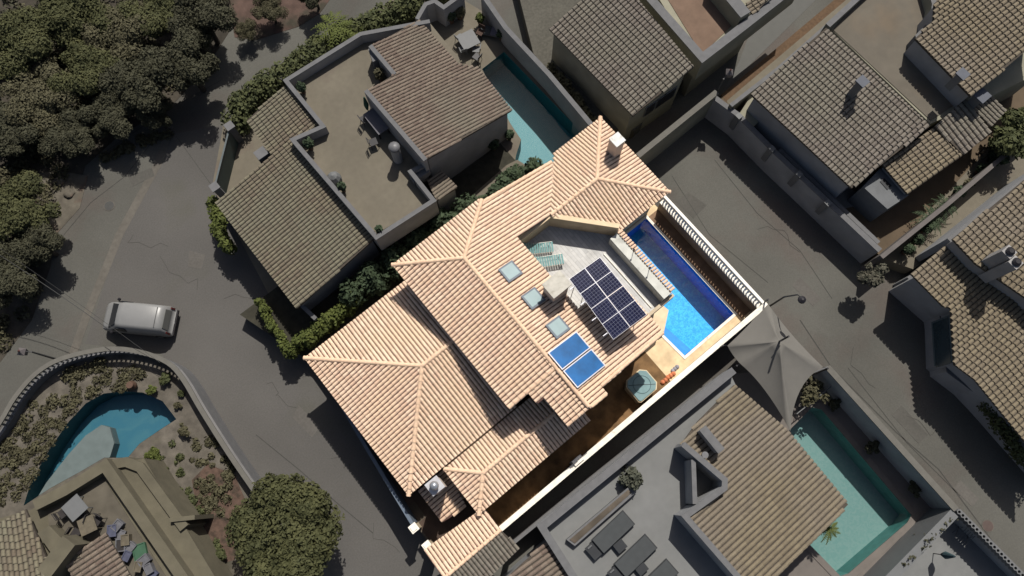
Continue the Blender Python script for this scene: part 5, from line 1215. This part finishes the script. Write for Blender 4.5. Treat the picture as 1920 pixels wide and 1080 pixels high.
# wood at upper left: prototypes then copies
PR=[tree("woodland_tree",-400-20*i,0,3.0,6.0,(24000,15000,22000)[i],.085,m,"x","tree",seed=90+i,nb=15,trunk=.2) for i,m in enumerate((L_PINE,L_DRY,L_DARK))]
WOOD=[(40,70,95,0,7,"olive crown in the photo's top left corner"),(135,30,90,0,7,"olive crown second from the left along the top edge"),(225,60,85,1,6.5,"brownish crown third from the left along the top edge"),(300,20,85,0,6.5,"olive crown at the top edge before the dark roadside trees"),
 (375,30,75,2,7.5,"dark crown at the top edge nearest the road"),(345,120,78,2,8,"darkest tall crown overhanging the road"),(262,150,80,2,7,"dark crown left of the tallest roadside tree"),(165,130,80,0,6.5,"olive crown in the middle of the wood"),
 (75,180,85,1,6,"brown grey crown below the corner tree"),(20,250,70,2,5.5,"dark crown on the left edge above the pale rock"),(130,255,60,2,5,"dark crown just above the pale rock"),(205,215,62,2,5.5,"dark crown above the road's first bend"),(290,215,42,2,4.5,"small dark crown touching the road edge"),
 (30,400,82,0,7,"broad olive crown below the pale rock on the left edge"),(62,455,60,2,6,"dark crown on the road side of the lower left wood"),(5,520,70,2,6,"lowest dark crown on the left edge of the wood"),(505,15,40,1,4,"small dry tree at the top edge beside the hedge"),(462,55,28,1,3,"dry bush at the road's top corner"),(585,-15,40,2,4.5,"dark crown cut by the top edge left of the palm"),(-70,150,90,0,7,"crown beyond the left edge, level with the top left corner"),(-80,350,90,1,7,"crown beyond the left edge, level with the rock")]
pts_used=[]
for i,(px,py,rp,k,ht,lb) in enumerate(WOOD):
    ht*=.62; c=at(px,py,GZ+ht*.65); R_=rp/34.0; 
    o=PR[k] if k not in pts_used else copy_tree(PR[k])
    pts_used.append(k)
    o.location=(c.x,c.y,GZ); o.scale=(R_/3.0,R_/3.0,ht/6.0); o.rotation_euler=(0,0,i*1.7)
    o["label"]=lb; o["category"]="tree"; o["group"]="trees of the roadside wood"; 
b_=ats([(-60,-60),(440,-60),(410,80),(330,180),(210,255),(150,300),(100,400),(90,500),(40,600),(-80,740)],GZ)
xs=[p.x for p in b_]; ys=[p.y for p in b_]
def inpoly(x,y,poly):
    c=False
    for i in range(len(poly)):
        a,b=poly[i],poly[i-1]
        if (a[1]>y)!=(b[1]>y) and x<(b[0]-a[0])*(y-a[1])/(b[1]-a[1])+a[0]: c=not c
    return c
def scatter(name,poly,n,rr,hh,nl,leaf,m,seed,zoff_=0):
    rnd=random.Random(seed); bl=[]; X=[p[0] for p in poly];Y=[p[1] for p in poly]
    while len(bl)<n:
        x,y=rnd.uniform(min(X),max(X)),rnd.uniform(min(Y),max(Y))
        if inpoly(x,y,poly):
            r=rnd.uniform(*rr); h=rnd.uniform(*hh); bl.append((x,y,h*.4,r,r,h*.6))
    V,F=leaves(bl,nl,leaf,seed); o=link(name,V,F,m); o["kind"]="stuff"; o.location.z=zoff_; return o
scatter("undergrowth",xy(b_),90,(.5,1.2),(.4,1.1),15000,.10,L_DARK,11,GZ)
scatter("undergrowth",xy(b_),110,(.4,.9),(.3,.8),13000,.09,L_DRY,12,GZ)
scatter("ground_cover",xy(ats([(40,800),(75,735),(120,700),(200,672),(262,678),(285,700),(235,730),(170,745),(130,785),(95,835),(60,900),(30,950),(-40,960),(-40,890)],0)),110,(.2,.5),(.12,.34),9000,.07,L_DRY,13)
scatter("ground_cover",xy(ats([(350,830),(390,800),(440,880),(420,960),(380,960),(365,880)],0)),34,(.15,.4),(.1,.3),2200,.08,L_DRY,14)
scatter("ground_cover",xy(ats([(278,845),(330,815),(350,900),(420,1040),(380,1060),(320,920)],0)),34,(.1,.28),(.1,.3),1800,.07,L_HEDGE,15)
scatter("ground_cover",xy(ats([(330,250),(160,320),(190,300),(240,262)],GZ)),20,(.2,.5),(.2,.4),1200,.08,L_DRY,16,GZ)
for (px,py,r,m,lb) in ((312,708,.42,L_HEDGE,"small green bush between the curved wall and the teardrop pool"),(287,732,.40,L_GREEN,"small green bush at the teardrop pool's top rim"),(290,852,.55,L_GREEN,"bright green bush right of the ochre house's parapet"),(340,738,.25,L_HEDGE,"tiny bush on the sand near the curved wall"),(332,760,.25,L_DRY,"dry bush beside the teardrop pool's pointed right end"),(345,808,.45,L_DRY,"dry bush midway down the sandy garden"),(415,1040,.5,L_HEDGE,"green bush near the big round tree")):
    c=at(px,py,r*.6); tree("garden_bush",c.x,c.y,r,r*1.5,420,.08,m,lb,cat="bush",seed=px,nb=5,trunk=.03)
for (px,py,lb) in ((350,985,"clay jar on the parapet step of the ochre house"),(345,1005,"second clay jar down the ochre house's outer steps"),(362,1025,"dark clay jar with a wide mouth on the outer steps"),(368,1062,"clay jar lowest on the outer steps"),(243,722,"round clay pot standing at the teardrop pool's rim")):
    c=at(px,py,.6); t=empty("clay_jar",(c.x,c.y,.03),lb,"jar",None); b=MB(); b.lathe((c.x,c.y,.03),[(.14,0),(.26,.18),(.28,.38),(.18,.56),(.2,.6),(.15,.6),(.12,.5)],12); b.build("vessel",POTC,t,smooth=True)
    b=MB(); b.lathe((c.x,c.y,.58),[(.19,0),(.21,.03),(.19,.06)],12); b.build("rim",POTC,t)
# loose stones on the rocky verge
for i,(px,py,s,lb) in enumerate(((78,345,.5,"largest pale boulder on the rocky verge"),(110,338,.35,"mid-size boulder right of the largest one"),(60,372,.3,"boulder at the wood's edge below the largest one"),(128,362,.28,"small boulder nearest the road on the rocky verge"),(95,375,.22,"smallest boulder at the verge's lower end"))):
    c=at(px,py,GZ+.2); me=bpy.data.meshes.new("boulder"); bm=bmesh.new(); bmesh.ops.create_icosphere(bm,subdivisions=3,radius=s)
    for v in bm.verts:
        k=1+.35*noise.noise(v.co*2.2/s*.5+Vector((i*7,0,0))); v.co=Vector((v.co.x*k*1.2,v.co.y*k,v.co.z*k*.6))
    bm.to_mesh(me); bm.free(); me.materials.append(mat("pale_rock",(.088,.078,.062))); o=bpy.data.objects.new("boulder",me); COL.objects.link(o); o.location=(c.x,c.y,GZ+s*.25); o["label"]=lb; o["category"]="boulder"
